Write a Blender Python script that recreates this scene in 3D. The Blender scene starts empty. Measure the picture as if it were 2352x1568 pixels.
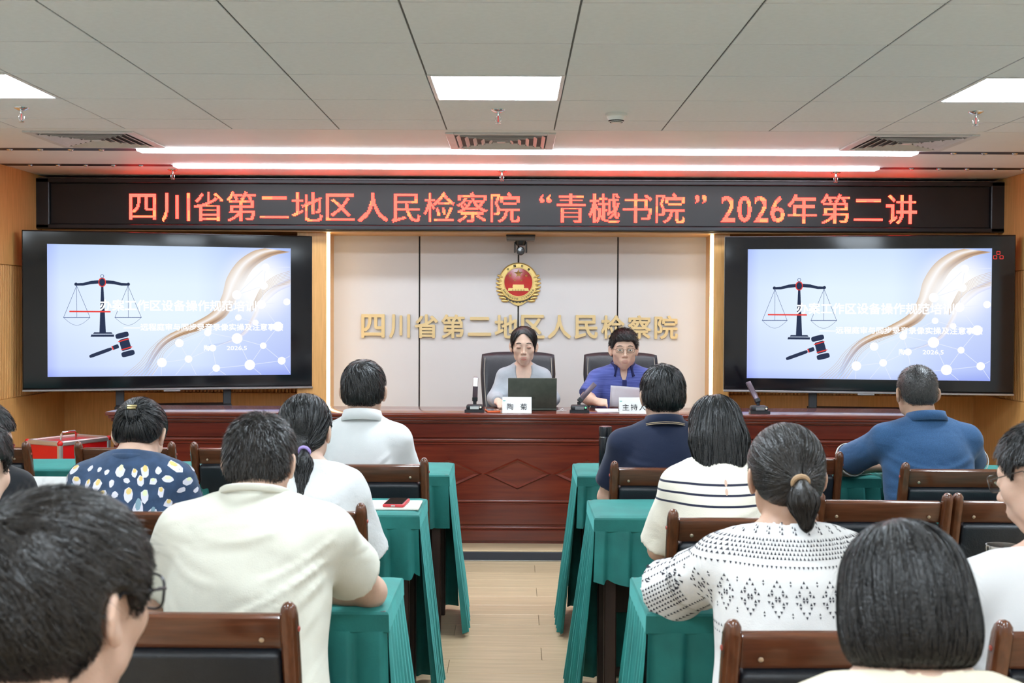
import bpy, bmesh, math, random
import numpy as np
from mathutils import Matrix, Vector, Euler
random.seed(7)
RNG = np.random.default_rng(11)
R = math.radians
PI = math.pi
C = bpy.context.scene.collection
SC = bpy.context.scene

# ------------------------------------------------------------------ camera
cam_d = bpy.data.cameras.new('camera')
cam = bpy.data.objects.new('camera', cam_d)
C.objects.link(cam)
SC.camera = cam
cam_d.sensor_width = 36.0
cam_d.lens = 36.0 * 2738 / 2352
cam_d.clip_start = 0.05
cam_d.dof.use_dof = True
cam_d.dof.focus_distance = 7.4
cam_d.dof.aperture_fstop = 9.0
cam.location = (0, 0, 1.5)
_d = Vector((-0.00256, 1.0, -0.0234)).normalized()
_q = _d.to_track_quat('-Z', 'Y')
cam.rotation_euler = (_q.to_matrix() @ Matrix.Rotation(R(0.26), 3, 'Z')).to_euler()

# ------------------------------------------------------------------ world, exposure
W = bpy.data.worlds.new('room_world')
SC.world = W
W.use_nodes = True
W.node_tree.nodes['Background'].inputs[0].default_value = (0.9, 0.95, 1.0, 1)
W.node_tree.nodes['Background'].inputs[1].default_value = 0.05
SC.view_settings.view_transform = 'Standard'
SC.view_settings.look = 'None'
SC.view_settings.exposure = 0.07
SC.view_settings.gamma = 1.0
SC.view_settings.use_curve_mapping = False
PANEL_W = 39.0      # radiance of the square ceiling lamps
BAR_W = 20.0        # radiance of the two long linear lamps
STRIP_W = 10.0      # radiance of the two warm strips of the stage niche
SC.cycles.max_bounces = 5
SC.cycles.diffuse_bounces = 3
SC.cycles.glossy_bounces = 2
SC.cycles.transmission_bounces = 4
SC.cycles.transparent_max_bounces = 6
SC.cycles.caustics_reflective = False
SC.cycles.caustics_refractive = False
SC.cycles.sample_clamp_indirect = 6.0
SC.cycles.use_denoising = True
SC.cycles.use_adaptive_sampling = True
SC.cycles.adaptive_threshold = 0.05
# ------------------------------------------------------------------ helpers
def tag(o, label=None, cat=None, group=None, kind=None):
    if label: o['label'] = label
    if cat: o['category'] = cat
    if group: o['group'] = group
    if kind: o['kind'] = kind
    return o

def empty(name, loc=(0, 0, 0), rz=0.0, label=None, cat=None, group=None):
    o = bpy.data.objects.new(name, None)
    o.empty_display_size = 0.05
    C.objects.link(o)
    o.location = loc
    o.rotation_euler = (0, 0, rz)
    return tag(o, label, cat, group)

def mesh_obj(name, me, mat, parent=None):
    o = bpy.data.objects.new(name, me)
    C.objects.link(o)
    if mat is not None and len(me.materials) == 0:
        me.materials.append(mat)
    if parent is not None:
        o.parent = parent
    return o

def smooth(me, ang=35):
    me.polygons.foreach_set('use_smooth', np.ones(len(me.polygons), bool))
    if ang < 179:
        me.set_sharp_from_angle(angle=R(ang))

def np_mesh(name, V, F, sm=True):
    """V (n,3), F (m,k) all same k"""
    me = bpy.data.meshes.new(name)
    V = np.asarray(V, np.float32); F = np.asarray(F, np.int32)
    m, k = F.shape
    me.vertices.add(len(V)); me.vertices.foreach_set('co', V.ravel())
    me.loops.add(m * k); me.loops.foreach_set('vertex_index', F.ravel())
    me.polygons.add(m); me.polygons.foreach_set('loop_start', np.arange(0, m * k, k, dtype=np.int32))
    me.update(calc_edges=True)
    if sm: me.polygons.foreach_set('use_smooth', np.ones(m, bool))
    return me

I4 = Matrix.Identity(4)
def T(x, y, z): return Matrix.Translation((x, y, z))
def RX(a): return Matrix.Rotation(a, 4, 'X')
def RY(a): return Matrix.Rotation(a, 4, 'Y')
def RZ(a): return Matrix.Rotation(a, 4, 'Z')

class MB:
    def __init__(s):
        s.v = []; s.f = []; s.m = I4
    def add(s, vs, fs, M=None):
        M = s.m @ M if M is not None else s.m
        b = len(s.v)
        s.v += [tuple(M @ Vector(p)) for p in vs]
        s.f += [tuple(i + b for i in f) for f in fs]
        return s
    def box(s, c, d, bev=0.0, M=None, seg=1):
        hx, hy, hz = d[0] / 2, d[1] / 2, d[2] / 2
        cx, cy, cz = c
        if bev <= 0:
            vs = [(cx + sx * hx, cy + sy * hy, cz + sz * hz) for sx in (-1, 1) for sy in (-1, 1) for sz in (-1, 1)]
            fs = [(0, 1, 3, 2), (4, 6, 7, 5), (0, 4, 5, 1), (2, 3, 7, 6), (0, 2, 6, 4), (1, 5, 7, 3)]
            return s.add(vs, fs, M)
        bm = bmesh.new()
        bmesh.ops.create_cube(bm, size=1.0)
        for v in bm.verts: v.co = (cx + v.co.x * d[0], cy + v.co.y * d[1], cz + v.co.z * d[2])
        bmesh.ops.bevel(bm, geom=bm.edges[:], offset=min(bev, hx * .95, hy * .95, hz * .95), segments=seg, affect='EDGES', profile=.5)
        bm.verts.index_update()
        vs = [tuple(v.co) for v in bm.verts]; fs = [tuple(v.index for v in f.verts) for f in bm.faces]
        bm.free()
        return s.add(vs, fs, M)
    def lathe(s, prof, n=24, M=None, c=(0, 0, 0)):
        """prof: list of (r,z) bottom to top, about Z; ends with r=0 are closed"""
        vs = []; fs = []; rings = []
        for r, z in prof:
            if r <= 1e-6:
                rings.append([len(vs)]); vs.append((c[0], c[1], c[2] + z))
            else:
                b = len(vs); rings.append(list(range(b, b + n)))
                for i in range(n):
                    a = 2 * PI * i / n
                    vs.append((c[0] + r * math.cos(a), c[1] + r * math.sin(a), c[2] + z))
        for A, B in zip(rings[:-1], rings[1:]):
            if len(A) == 1 and len(B) == 1: continue
            for i in range(n):
                j = (i + 1) % n
                if len(A) == 1: fs.append((A[0], B[j], B[i]))
                elif len(B) == 1: fs.append((A[i], A[j], B[0]))
                else: fs.append((A[i], A[j], B[j], B[i]))
        return s.add(vs, fs, M)
    def cyl(s, a, b, r, n=12, r2=None, cap=True):
        a = Vector(a); b = Vector(b); r2 = r if r2 is None else r2
        L = (b - a).length
        q = (b - a).to_track_quat('Z', 'Y').to_matrix().to_4x4()
        M = Matrix.Translation(a) @ q
        pr = [(r, 0), (r2, L)]
        if cap: pr = [(0, 0)] + pr + [(0, L)]
        return s.lathe(pr, n, M)
    def tube(s, pts, r, n=8, closed=False, flat=None):
        pts = [Vector(p) for p in pts]; m = len(pts)
        vs = []; fs = []
        up = Vector((0, 0, 1))
        prev = None
        for i, p in enumerate(pts):
            if closed: t = pts[(i + 1) % m] - pts[i - 1]
            else: t = pts[min(i + 1, m - 1)] - pts[max(i - 1, 0)]
            t.normalize()
            if prev is None:
                u = up if abs(t.dot(up)) < .9 else Vector((1, 0, 0))
                n1 = t.cross(u).normalized()
            else:
                n1 = (prev - t * prev.dot(t)).normalized()
            prev = n1
            n2 = t.cross(n1)
            rr = r[i] if isinstance(r, (list, tuple)) else r
            for k in range(n):
                a = 2 * PI * k / n
                w = 1 if flat is None else flat
                vs.append(tuple(p + n1 * (rr * math.cos(a)) + n2 * (rr * w * math.sin(a))))
        for i in range(m if closed else m - 1):
            j = (i + 1) % m
            for k in range(n):
                l = (k + 1) % n
                fs.append((i * n + k, i * n + l, j * n + l, j * n + k))
        if not closed:
            fs.append(tuple(range(n))[::-1]); fs.append(tuple((m - 1) * n + k for k in range(n)))
        return s.add(vs, fs)
    def prism(s, poly, z0, z1, M=None):
        """poly in xy (ccw) extruded z0..z1"""
        n = len(poly)
        vs = [(x, y, z0) for x, y in poly] + [(x, y, z1) for x, y in poly]
        fs = [tuple(range(n))[::-1], tuple(range(n, 2 * n))]
        for i in range(n):
            j = (i + 1) % n
            fs.append((i, j, n + j, n + i))
        return s.add(vs, fs, M)
    def sphere(s, c, r, n=12, m=8, M=None):
        r = (r, r, r) if not isinstance(r, (tuple, list)) else r
        vs = [(c[0], c[1], c[2] - r[2])]; fs = []
        for i in range(1, m):
            a = PI * i / m
            for k in range(n):
                b = 2 * PI * k / n
                vs.append((c[0] + r[0] * math.sin(a) * math.cos(b), c[1] + r[1] * math.sin(a) * math.sin(b), c[2] - r[2] * math.cos(a)))
        vs.append((c[0], c[1], c[2] + r[2]))
        for k in range(n):
            l = (k + 1) % n
            fs.append((0, 1 + l, 1 + k)); fs.append((len(vs) - 1, 1 + (m - 2) * n + k, 1 + (m - 2) * n + l))
            for i in range(m - 2):
                fs.append((1 + i * n + k, 1 + i * n + l, 1 + (i + 1) * n + l, 1 + (i + 1) * n + k))
        return s.add(vs, fs, M)
    def mesh(s, name, ang=35):
        me = bpy.data.meshes.new(name)
        me.from_pydata(s.v, [], s.f)
        me.update()
        smooth(me, ang)
        return me
    def build(s, name, mat, parent=None, ang=35):
        return mesh_obj(name, s.mesh(name, ang), mat, parent)

def copy_tree(o, parent=None):
    c = o.copy(); C.objects.link(c)
    c.parent = parent
    for ch in list(o.children): copy_tree(ch, c)
    return c

# ------------------------------------------------------------------ materials
MATS = {}
def ND(nt, t, loc=(0, 0), **kw):
    n = nt.nodes.new(t)
    for k, v in kw.items(): setattr(n, k, v)
    return n

def mat(name, col, rough=.5, metal=0.0, var=.06, nscale=8.0, stretch=(1, 1, 1), bump=0.0, bscale=60.0, coat=0.0,
        emit=None, estr=0.0, spec=.5, sss=0.0, sheen=0.0, trans=0.0, alpha=1.0, col2=None, attr=None, rvar=0.0):
    if name in MATS: return MATS[name]
    m = bpy.data.materials.new(name); m.use_nodes = True
    nt = m.node_tree; bs = nt.nodes['Principled BSDF']; L = nt.links.new
    tc = ND(nt, 'ShaderNodeTexCoord'); mp = ND(nt, 'ShaderNodeMapping'); mp.inputs['Scale'].default_value = stretch
    if attr:
        an = ND(nt, 'ShaderNodeAttribute'); an.attribute_name = attr; L(an.outputs['Vector'], mp.inputs['Vector'])
    else: L(tc.outputs['Object'], mp.inputs['Vector'])
    nz = ND(nt, 'ShaderNodeTexNoise'); nz.inputs['Scale'].default_value = nscale; nz.inputs['Detail'].default_value = 4
    L(mp.outputs[0], nz.inputs['Vector'])
    rp = ND(nt, 'ShaderNodeValToRGB')
    a = [max(0, c * (1 - var)) for c in col]; b = [min(1, c * (1 + var)) for c in (col2 or col)]
    rp.color_ramp.elements[0].position = .3; rp.color_ramp.elements[1].position = .7
    rp.color_ramp.elements[0].color = (*a, 1); rp.color_ramp.elements[1].color = (*b, 1)
    L(nz.outputs[0], rp.inputs[0]); L(rp.outputs[0], bs.inputs['Base Color'])
    bs.inputs['Roughness'].default_value = rough; bs.inputs['Metallic'].default_value = metal
    if rvar:
        mr = ND(nt, 'ShaderNodeMapRange'); mr.inputs[3].default_value = rough - rvar; mr.inputs[4].default_value = rough + rvar
        L(nz.outputs[0], mr.inputs[0]); L(mr.outputs[0], bs.inputs['Roughness'])
    bs.inputs['Specular IOR Level'].default_value = spec
    bs.inputs['Coat Weight'].default_value = coat; bs.inputs['Coat Roughness'].default_value = .12
    bs.inputs['Sheen Weight'].default_value = sheen
    bs.inputs['Transmission Weight'].default_value = trans; bs.inputs['Alpha'].default_value = alpha
    if sss:
        bs.inputs['Subsurface Weight'].default_value = sss; bs.inputs['Subsurface Radius'].default_value = (.012, .005, .003)
        bs.inputs['Subsurface Scale'].default_value = 1.0
    if emit is not None:
        bs.inputs['Emission Color'].default_value = (*emit, 1); bs.inputs['Emission Strength'].default_value = estr
    if bump:
        n2 = ND(nt, 'ShaderNodeTexNoise'); n2.inputs['Scale'].default_value = bscale; n2.inputs['Detail'].default_value = 3
        L(mp.outputs[0], n2.inputs['Vector'])
        bp = ND(nt, 'ShaderNodeBump'); bp.inputs['Strength'].default_value = bump; bp.inputs['Distance'].default_value = .01
        L(n2.outputs[0], bp.inputs['Height']); L(bp.outputs[0], bs.inputs['Normal'])
    MATS[name] = m
    return m

def emis(name, col, strength):
    if name in MATS: return MATS[name]
    m = bpy.data.materials.new(name); m.use_nodes = True
    nt = m.node_tree; nt.nodes.clear()
    e = ND(nt, 'ShaderNodeEmission'); o = ND(nt, 'ShaderNodeOutputMaterial')
    e.inputs[0].default_value = (*col, 1); e.inputs[1].default_value = strength
    nt.links.new(e.outputs[0], o.inputs[0])
    if name.startswith('slide'): m.cycles.emission_sampling = 'NONE'
    MATS[name] = m
    return m

def wood(name, c1, c2, rough=.35, axis=0, scale=3.0, coat=0.0, bump=.05, spec=.5):
    st = [14, 14, 14]; st[axis] = 1.0
    return mat(name, c1, rough, var=.0, col2=c2, nscale=scale, stretch=tuple(st), bump=bump, bscale=scale * 3, coat=coat, spec=spec)

# ------------------------------------------------------------------ lettering
def text_verts(s, bold=0.0, extrude=0.0):
    """mesh of a line of text, em size 1, lying in xy"""
    cu = bpy.data.curves.new('t', 'FONT'); cu.body = s; cu.size = 1.0; cu.extrude = extrude; cu.resolution_u = 3
    o = bpy.data.objects.new('t', cu); C.objects.link(o)
    me = bpy.data.meshes.new_from_object(o.evaluated_get(bpy.context.evaluated_depsgraph_get()))
    V = [tuple(v.co) for v in me.vertices]; F = [tuple(p.vertices) for p in me.polygons]
    bpy.data.objects.remove(o); bpy.data.curves.remove(cu); bpy.data.meshes.remove(me)
    if bold and V:
        V0, F0 = V, F; V = []; F = []
        for i, (dx, dy) in enumerate([(0, 0), (bold, 0), (-bold, 0), (0, bold), (0, -bold), (bold * .7, bold * .7), (-bold * .7, bold * .7), (bold * .7, -bold * .7), (-bold * .7, -bold * .7)]):
            b = len(V); V += [(x + dx, y + dy, z + i * 1e-5) for x, y, z in V0]; F += [tuple(k + b for k in f) for f in F0]
    return V, F

def text_box(s, w=None, h=None, bold=0.0, extrude=0.0):
    """text scaled to fit width w and/or height h with its lower left at the origin"""
    V, F = text_verts(s, bold, extrude)
    A = np.array(V); lo = A.min(0); hi = A.max(0)
    sx = w / (hi[0] - lo[0]) if w else None
    sy = h / (hi[1] - lo[1]) if h else sx
    sx = sx or sy
    A[:, 0] = (A[:, 0] - lo[0]) * sx; A[:, 1] = (A[:, 1] - lo[1]) * sy
    return [tuple(p) for p in A], F
# ------------------------------------------------------------------ room shell
XL, XR, YB, YF, ZC = -3.62, 3.68, -4.0, 9.5, 2.524
honey = wood('honey_wood', (.68, .36, .115), (.82, .46, .165), .42, 2, 5.0, coat=.15)
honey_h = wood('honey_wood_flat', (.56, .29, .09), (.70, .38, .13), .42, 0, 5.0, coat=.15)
white_tile = mat('ceiling_tile_white', (.86, .89, .92), .75, var=.02, nscale=40, bump=.08, bscale=300)
board_white = mat('ceiling_board_white', (.86, .86, .86), .55, var=.015, nscale=4)
gap_shade = mat('ceiling_gap_shade', (.20, .20, .20), .8)  # dark grey base: shade of the tile gaps put into the colour
black = mat('matt_black', (.012, .012, .013), .5)
plaster = mat('wall_paint', (.72, .70, .66), .8, var=.03, nscale=3)
oak = mat('oak_floor', (.51, .365, .215), .38, var=.07, col2=(.58, .425, .26), nscale=2.4, stretch=(1.2, 16, 1), bump=.02, bscale=8, coat=.1)

def struct(name, mb, m, ang=35):
    o = mb.build(name, m, None, ang); o['kind'] = 'structure'; return o

fl = struct('floor', MB().box(((XL + XR) / 2, (YB + YF) / 2, -.06), (XR - XL + .2, YF - YB + .2, .1)), mat('floor_screed', (.30, .21, .13), .7))
pl = MB().box((0, 0, -.005), (1.215, .193, .012), .0012).mesh('plank')
pl.materials.append(oak)
row = 0
y = 2.6
while y < 7.1:
    x = XL + .6 + (row % 3) * .4 - .6
    while x < XR - .3:
        o = bpy.data.objects.new('plank', pl); C.objects.link(o); o.parent = fl
        o.location = (x + .3, y + .0975, 0)
        x += 1.217
    y += .1945; row += 1
fb = MB().box(((XL + XR) / 2, (YB + 2.6) / 2, -.005), (XR - XL, 2.6 - YB - .01, .012)).build('plank_field', oak, fl)
struct('wall_back', MB().box(((XL + XR) / 2, YB - .05, ZC / 2), (XR - XL + .2, .1, ZC + .1)), plaster)
wl = struct('wall_left', MB().box((XL - .06, (YB + YF) / 2, ZC / 2), (.1, YF - YB + .1, ZC + .1)), plaster)
wr = struct('wall_right', MB().box((XR + .06, (YB + YF) / 2, ZC / 2), (.1, YF - YB + .1, ZC + .1)), plaster)
wf = struct('wall_front', MB().box(((XL + XR) / 2, YF + .06, ZC / 2), (XR - XL + .3, .1, ZC + .1)), honey)

# wood cladding: smooth panel, fluted band, smooth wainscot
def flutes(a, b, z0, z1, side):
    """ridged band from a to b (xy points)"""
    a = Vector(a); b = Vector(b); L = (b - a).length; u = (b - a) / L; n = Vector((-u.y, u.x)) * side
    k = int(L / .028); mb = MB()
    for i in range(k):
        c = a + u * ((i + .5) * L / k)
        M = Matrix.Translation((c.x + n.x * .008, c.y + n.y * .008, 0)) @ RZ(math.atan2(u.y, u.x))
        mb.box((0, 0, (z0 + z1) / 2), (.018, .016, z1 - z0), .004, M)
    return mb
for w, x, sg in ((wl, XL, 1), (wr, XR, -1)):
    MB().box((x + sg * .012, 8.0, (1.83 + ZC) / 2), (.044, 2.96, ZC - 1.83), .002).build('wood_panel', honey, w)
    MB().box((x + sg * .012, 8.0, .44), (.044, 2.96, .88), .002).build('wainscot_panel', honey, w)
    MB().box((x + sg * .0, 8.0, 1.355), (.012, 2.96, .95)).build('band_backing', honey, w)
    flutes((x + sg * .006, 6.55), (x + sg * .006, 9.47), .88, 1.83, -sg).build('fluted_band', honey, w)
for x0, x1 in ((XL + .03, -1.66), (1.63, XR - .03)):
    MB().box(((x0 + x1) / 2, YF - .01, .43), (x1 - x0, .04, .86), .002).build('wainscot_panel', honey, wf)
    flutes((x1, YF - .002), (x0, YF - .002), .86, 2.12, 1).build('fluted_band', honey, wf)
    MB().box(((x0 + x1) / 2, YF - .002, 1.0), (x1 - x0, .01, 2.1)).build('band_backing', honey, wf)
# stage niche
MB().box((.045, YF - .004, 1.06), (3.02, .03, 2.14)).build('joint_backing', black, wf)
pm = mat('niche_panel_paint', (.63, .61, .615), .5, var=.012, nscale=3)
edges = [-1.46, -.759, .024, .811, 1.55]
for a, b in zip(edges[:-1], edges[1:]):
    MB().box(((a + b) / 2, YF - .035, 1.06), (b - a - .011, .04, 2.12), .003).build('wall_panel', pm, wf)
for n, (a, b, s) in enumerate(((-1.66, -1.437, 1), (1.507, 1.63, -1))):
    t = struct('trim_%d' % (n + 1), MB().box(((a + b) / 2, 9.29, 1.06), (b - a, .44, 2.12), .003), honey)
    e = b if s > 0 else a
    mb = MB().box((e + s * .011, 9.10, 1.08), (.022, .03, 2.05), .004)
    o = mb.build('light_strip', emis('warm_strip', (1.0, .80, .50), STRIP_W))
    tag(o, ('warm glowing vertical light strip on the niche edge beside the left television', 'warm glowing vertical light strip on the niche edge beside the right television')[n], 'light strip', 'vertical strips of the stage niche')
# platform
st = struct('trim_3', MB().box(((XL + XR) / 2, (7.2 + YF) / 2, .032), (XR - XL, YF - 7.2, .064), .004), oak)
MB().box(((XL + XR) / 2, 7.194, .03), (XR - XL, .012, .052), .002).build('step_riser', mat('riser_dark', (.03, .035, .05), .4), st)
MB().box(((XL + XR) / 2, 7.19, .005), (XR - XL, .014, .006), .001).build('step_edge_strip', mat('alu', (.5, .5, .52), .3, 1.0), st)

# ------------------------------------------------------------------ ceiling
ce = struct('ceiling', MB().box(((XL + XR) / 2, (YB + YF) / 2, ZC + .056), (XR - XL + .2, YF - YB + .2, .1)), gap_shade)
xs = [XL] + [-.387 + .6 * k for k in range(-5, 7)] + [XR]
ys = [6.69] + [6.352 - .6 * k for k in range(0, 18)]
lamps = {(-.387 + .6 * k, round(6.352 - .6 * j, 3)) for k in (-4, 0, 4) for j in (1, 5, 9, 13)}
tile_cache = {}
for i in range(len(xs) - 1):
    for j in range(len(ys) - 1):
        x0, x1, y1, y0 = xs[i], xs[i + 1], ys[j], ys[j + 1]
        if j > 0 and any(abs(x0 - lx) < .01 and abs(y1 - ly) < .01 for lx, ly in lamps): continue
        key = (round(x1 - x0, 3), round(y1 - y0, 3))
        if key not in tile_cache:
            me = MB().box((0, 0, .003), (key[0] - .008, key[1] - .012, .006), .0012).mesh('ceiling_tile'); me.materials.append(white_tile); tile_cache[key] = me
        o = bpy.data.objects.new('ceiling_tile', tile_cache[key]); C.objects.link(o); o.parent = ce
        o.location = ((x0 + x1) / 2, (y0 + y1) / 2, ZC)
for y0, y1 in ((6.693, 7.49), (7.61, 8.29), (8.41, YF)):
    MB().box(((XL + XR) / 2, (y0 + y1) / 2, ZC + .003), (XR - XL, y1 - y0, .006), .0008).build('ceiling_board', board_white, ce)
# slots with bar lamps and small spots
for n, (yc, lab) in enumerate(((7.55, 'farther from the stage'), (8.35, 'nearer the stage banner'))):
    t = empty('linear_ceiling_light', (0, yc, ZC), 0, 'long white linear ceiling light, the one ' + lab, 'ceiling light', 'linear lights above the stage')
    MB().box((.07, 0, -.004), (4.90, .118, .020), .003).build('diffuser', emis('bar_white', (.86, .95, 1.02), BAR_W), t)
    mb = MB()
    mb.box((.03, 0, .0035), (XR - XL - .02, .119, .005))
    mb.build('slot_channel', black, t)
    for a, b in ((XL + .02, -2.39), (2.53, XR - .02)):
        MB().box(((a + b) / 2, 0, .0025), (b - a, .121, .005)).build('slot_channel', black, t)
        k = 0
        x = (-2.62 if a < 0 else 2.76)
        while a + .1 < x < b - .05:
            m2 = MB().lathe([(0, -.010), (.012, -.010), (.014, -.006), (.02, -.002), (.02, .003), (0, .003)], 12, T(x, 0, 0))
            m2.build('spot', mat('spot_chrome', (.7, .68, .66), .2, .9), t)
            x += -.193 if a < 0 else .193
lamp_frame = mat('lamp_frame', (.8, .8, .8), .4)
def square_light(x0, y1, label, group):
    t = empty('ceiling_light', (x0 + .3, y1 - .3, ZC), 0, label, 'ceiling light', group)
    mb = MB()
    for s in (-1, 1):
        mb.box((s * .289, 0, .001), (.018, .594, .008), .002); mb.box((0, s * .289, .001), (.56, .018, .008), .002)
    mb.build('frame', lamp_frame, t)
    MB().box((0, 0, .002), (.562, .562, .006), .001).build('diffuser', emis('panel_white', (.805, .925, 1.03), PANEL_W), t)
    return t
for k in (-4, 0, 4):
    for j in (1, 5, 9, 13):
        nm = {-4: 'leftmost', 0: 'middle', 4: 'rightmost'}[k]
        if j == 1: square_light(-.387 + .6 * k, 6.352 - .6 * j, 'square white ceiling light panel, %s of the three above the audience' % nm, 'square lights above the front rows')
        else: square_light(-.387 + .6 * k, 6.352 - .6 * j, '%s square ceiling light panel overhead, %s' % (nm, {5: 'just above the top of the frame', 9: 'right above the camera', 13: 'behind the camera'}[j]), 'square lights out of the frame')

vent_m = mat('vent_white', (.66, .64, .63), .45)
def vent(x, y, label):
    t = empty('air_diffuser', (x, y, ZC), 0, label, 'air vent', 'square air diffusers in the ceiling')
    mb = MB()
    for s in (-1, 1):
        mb.box((s * .29, 0, -.004), (.05, .63, .012), .003); mb.box((0, s * .29, -.004), (.53, .05, .012), .003)
    mb.build('frame', vent_m, t)
    MB().box((0, 0, -.0012), (.54, .54, .003)).build('backing', mat('vent_dark', (.10, .09, .09), .8), t)
    for q in range(4):
        for k in range(5):
            d = .245 - k * .046; w = d * 2 - .02
            M = RZ(q * PI / 2) @ T(0, -d, -.008) @ RX(R(38))
            MB().box((0, 0, 0), (w, .026, .003), .001, M).build('slat', vent_m, t)
    MB().box((0, 0, -.009), (.05, .05, .006), .002).build('core', vent_m, t)
vent(-2.487, 7.09, 'square white air diffuser above the left television'); vent(-.087, 7.09, 'square white air diffuser in the middle of the ceiling')
vent(2.313, 7.09, 'square white air diffuser above the right television')
chrome = mat('chrome', (.75, .75, .76), .15, 1.0)
def sprinkler(x, y, label):
    t = empty('sprinkler', (x, y, ZC), 0, label, 'sprinkler', 'ceiling sprinklers')
    MB().lathe([(0, -.012), (.018, -.012), (.034, -.004), (.036, 0), (0, 0)], 20).build('escutcheon', chrome, t)
    mb = MB().cyl((0, 0, -.03), (0, 0, -.01), .008, 10)
    for s in (-1, 1): mb.tube([(s * .006, 0, -.028), (s * .014, 0, -.042), (s * .011, 0, -.058), (0, 0, -.066)], .0026, 6)
    mb.build('yoke', chrome, t)
    MB().lathe([(0, -.071), (.013, -.071), (.014, -.068), (0, -.066)], 14).build('deflector', chrome, t)
    MB().cyl((0, 0, -.062), (0, 0, -.03), .003, 8).build('glass_bulb', mat('bulb_red', (.5, .02, .02), .2), t)
sprinkler(-2.49, 6.02, 'chrome ceiling sprinkler below the left square light panel'); sprinkler(-.09, 6.02, 'chrome ceiling sprinkler below the middle square light panel')
sprinkler(2.31, 6.02, 'chrome ceiling sprinkler below the right square light panel')
sprinkler(-2.47, 8.6, 'chrome ceiling sprinkler just above the left end of the banner'); sprinkler(-.10, 8.6, 'chrome ceiling sprinkler just above the middle of the banner')
sprinkler(2.30, 8.6, 'chrome ceiling sprinkler just above the right end of the banner')
t = empty('smoke_detector', (.512, 6.12, ZC), 0, 'round white smoke detector on the ceiling right of the middle light', 'smoke detector')
sm_w = mat('detector_white', (.78, .78, .74), .45)
MB().lathe([(0, -.016), (.05, -.016), (.056, -.012), (.056, 0), (0, 0)], 32).build('base', sm_w, t)
MB().lathe([(0, -.048), (.026, -.048), (.036, -.043), (.046, -.024), (.049, -.016), (0, -.016)], 32).build('housing', sm_w, t)
MB().lathe([(.030, -.0475), (.0385, -.040), (.041, -.036), (.034, -.044)], 32).build('sensor_slot', black, t)

# ------------------------------------------------------------------ LED banner
bn = empty('led_banner', (.03, 8.95, 2.12), 0, 'long black LED banner with glowing red characters above the stage', 'banner')
panel_m = mat('led_panel_black', (.013, .012, .015), .45, var=.2, nscale=3)
fr_m = mat('banner_frame', (.035, .036, .042), .35, .4)
MB().box((0, .28, .19), (7.2, .53, .372), .004).build('cabinet', mat('banner_cabinet', (.05, .045, .045), .6), bn)
MB().box((0, .012, .19), (7.03, .016, .30), .001).build('display_panel', panel_m, bn)
mb = MB()
mb.box((0, 0, .36), (7.26, .05, .034), .006); mb.box((0, 0, .018), (7.26, .05, .034), .006)
for s in (-1, 1): mb.box((s * 3.575, 0, .19), (.11, .05, .376), .006)
mb.build('frame', fr_m, bn)
MB().box((0, 0, .379), (7.2, .04, .006), .001).build('top_strip', mat('alu_dark', (.22, .22, .23), .3, .8), bn)
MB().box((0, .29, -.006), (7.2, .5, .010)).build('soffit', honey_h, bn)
led = emis('led_red', (1.0, .026, .018), 14.0)
led2 = emis('led_orange', (1.0, .045, .018), 14.0)
def raster(ch, n, half=False):
    V, F = text_verts(ch)
    A = np.array(V)[:, :2]
    if half:
        lo = A.min(0); hi = A.max(0); A = (A - lo) / (hi - lo) * [.40, .78] + [.05, .10]; wcell = n // 2
    elif ch in '“”':
        lo = A.min(0); hi = A.max(0); A = (A - lo) / (hi - lo) * [.34, .24] + ([.55, .66] if ch == '“' else [.25, .66]); wcell = n
    else:
        A = (A + [0, .13]) * [.98, .98]; wcell = n
        lo = A.min(0); hi = A.max(0); A[:, 0] += .5 - (lo[0] + hi[0]) / 2
    gx, gy = np.meshgrid((np.arange(wcell) + .5) / n, (np.arange(n) + .5) / n, indexing='ij')
    P = np.stack([gx.ravel(), gy.ravel()], 1); ins = np.zeros(len(P), bool)
    off = [(0, 0), (.009, 0), (-.009, 0)] if not half else [(0, 0), (.012, 0), (-.012, 0)]
    for f in F:
        for k in range(1, len(f) - 1):
            a, b, c = A[f[0]], A[f[k]], A[f[k + 1]]
            for ox, oy in off:
                q = P + (ox, oy)
                d1 = (b[0] - a[0]) * (q[:, 1] - a[1]) - (b[1] - a[1]) * (q[:, 0] - a[0])
                d2 = (c[0] - b[0]) * (q[:, 1] - b[1]) - (c[1] - b[1]) * (q[:, 0] - b[0])
                d3 = (a[0] - c[0]) * (q[:, 1] - c[1]) - (a[1] - c[1]) * (q[:, 0] - c[0])
                ins |= ((d1 >= 0) & (d2 >= 0) & (d3 >= 0)) | ((d1 <= 0) & (d2 <= 0) & (d3 <= 0))
    return np.argwhere(ins.reshape(wcell, n))
cell = .2471; pit = cell / 32; x = -2.92 - .03
rg = random.Random(5)
for ch in '四川省第二地区人民检察院“青樾书院”2026年第二讲':
    half = ch in '2026'
    dots = raster(ch, 32, half)
    vs = []; fs = []; mi = []
    cols = {}
    for i, j in dots:
        X, Z = x + i * pit, .048 + j * pit; g = pit * .46; b = len(vs)
        cx_, cz_ = X + pit / 2, Z + pit / 2
        vs += [(cx_ - g, -.002, cz_ - g), (cx_ + g, -.002, cz_ - g), (cx_ + g, -.002, cz_ + g), (cx_ - g, -.002, cz_ + g)]
        fs.append((b, b + 1, b + 2, b + 3))
        key = (i // 7, j // 6)
        if key not in cols: cols[key] = 1 if rg.random() < .2 else 0
        mi.append(cols[key])
    me = bpy.data.meshes.new('lit_character'); me.from_pydata(vs, [], fs); me.update(); me.materials.append(led); me.materials.append(led2)
    me.polygons.foreach_set('material_index', mi)
    mesh_obj('lit_character', me, None, bn)
    x += cell / 2 if half else cell

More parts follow.
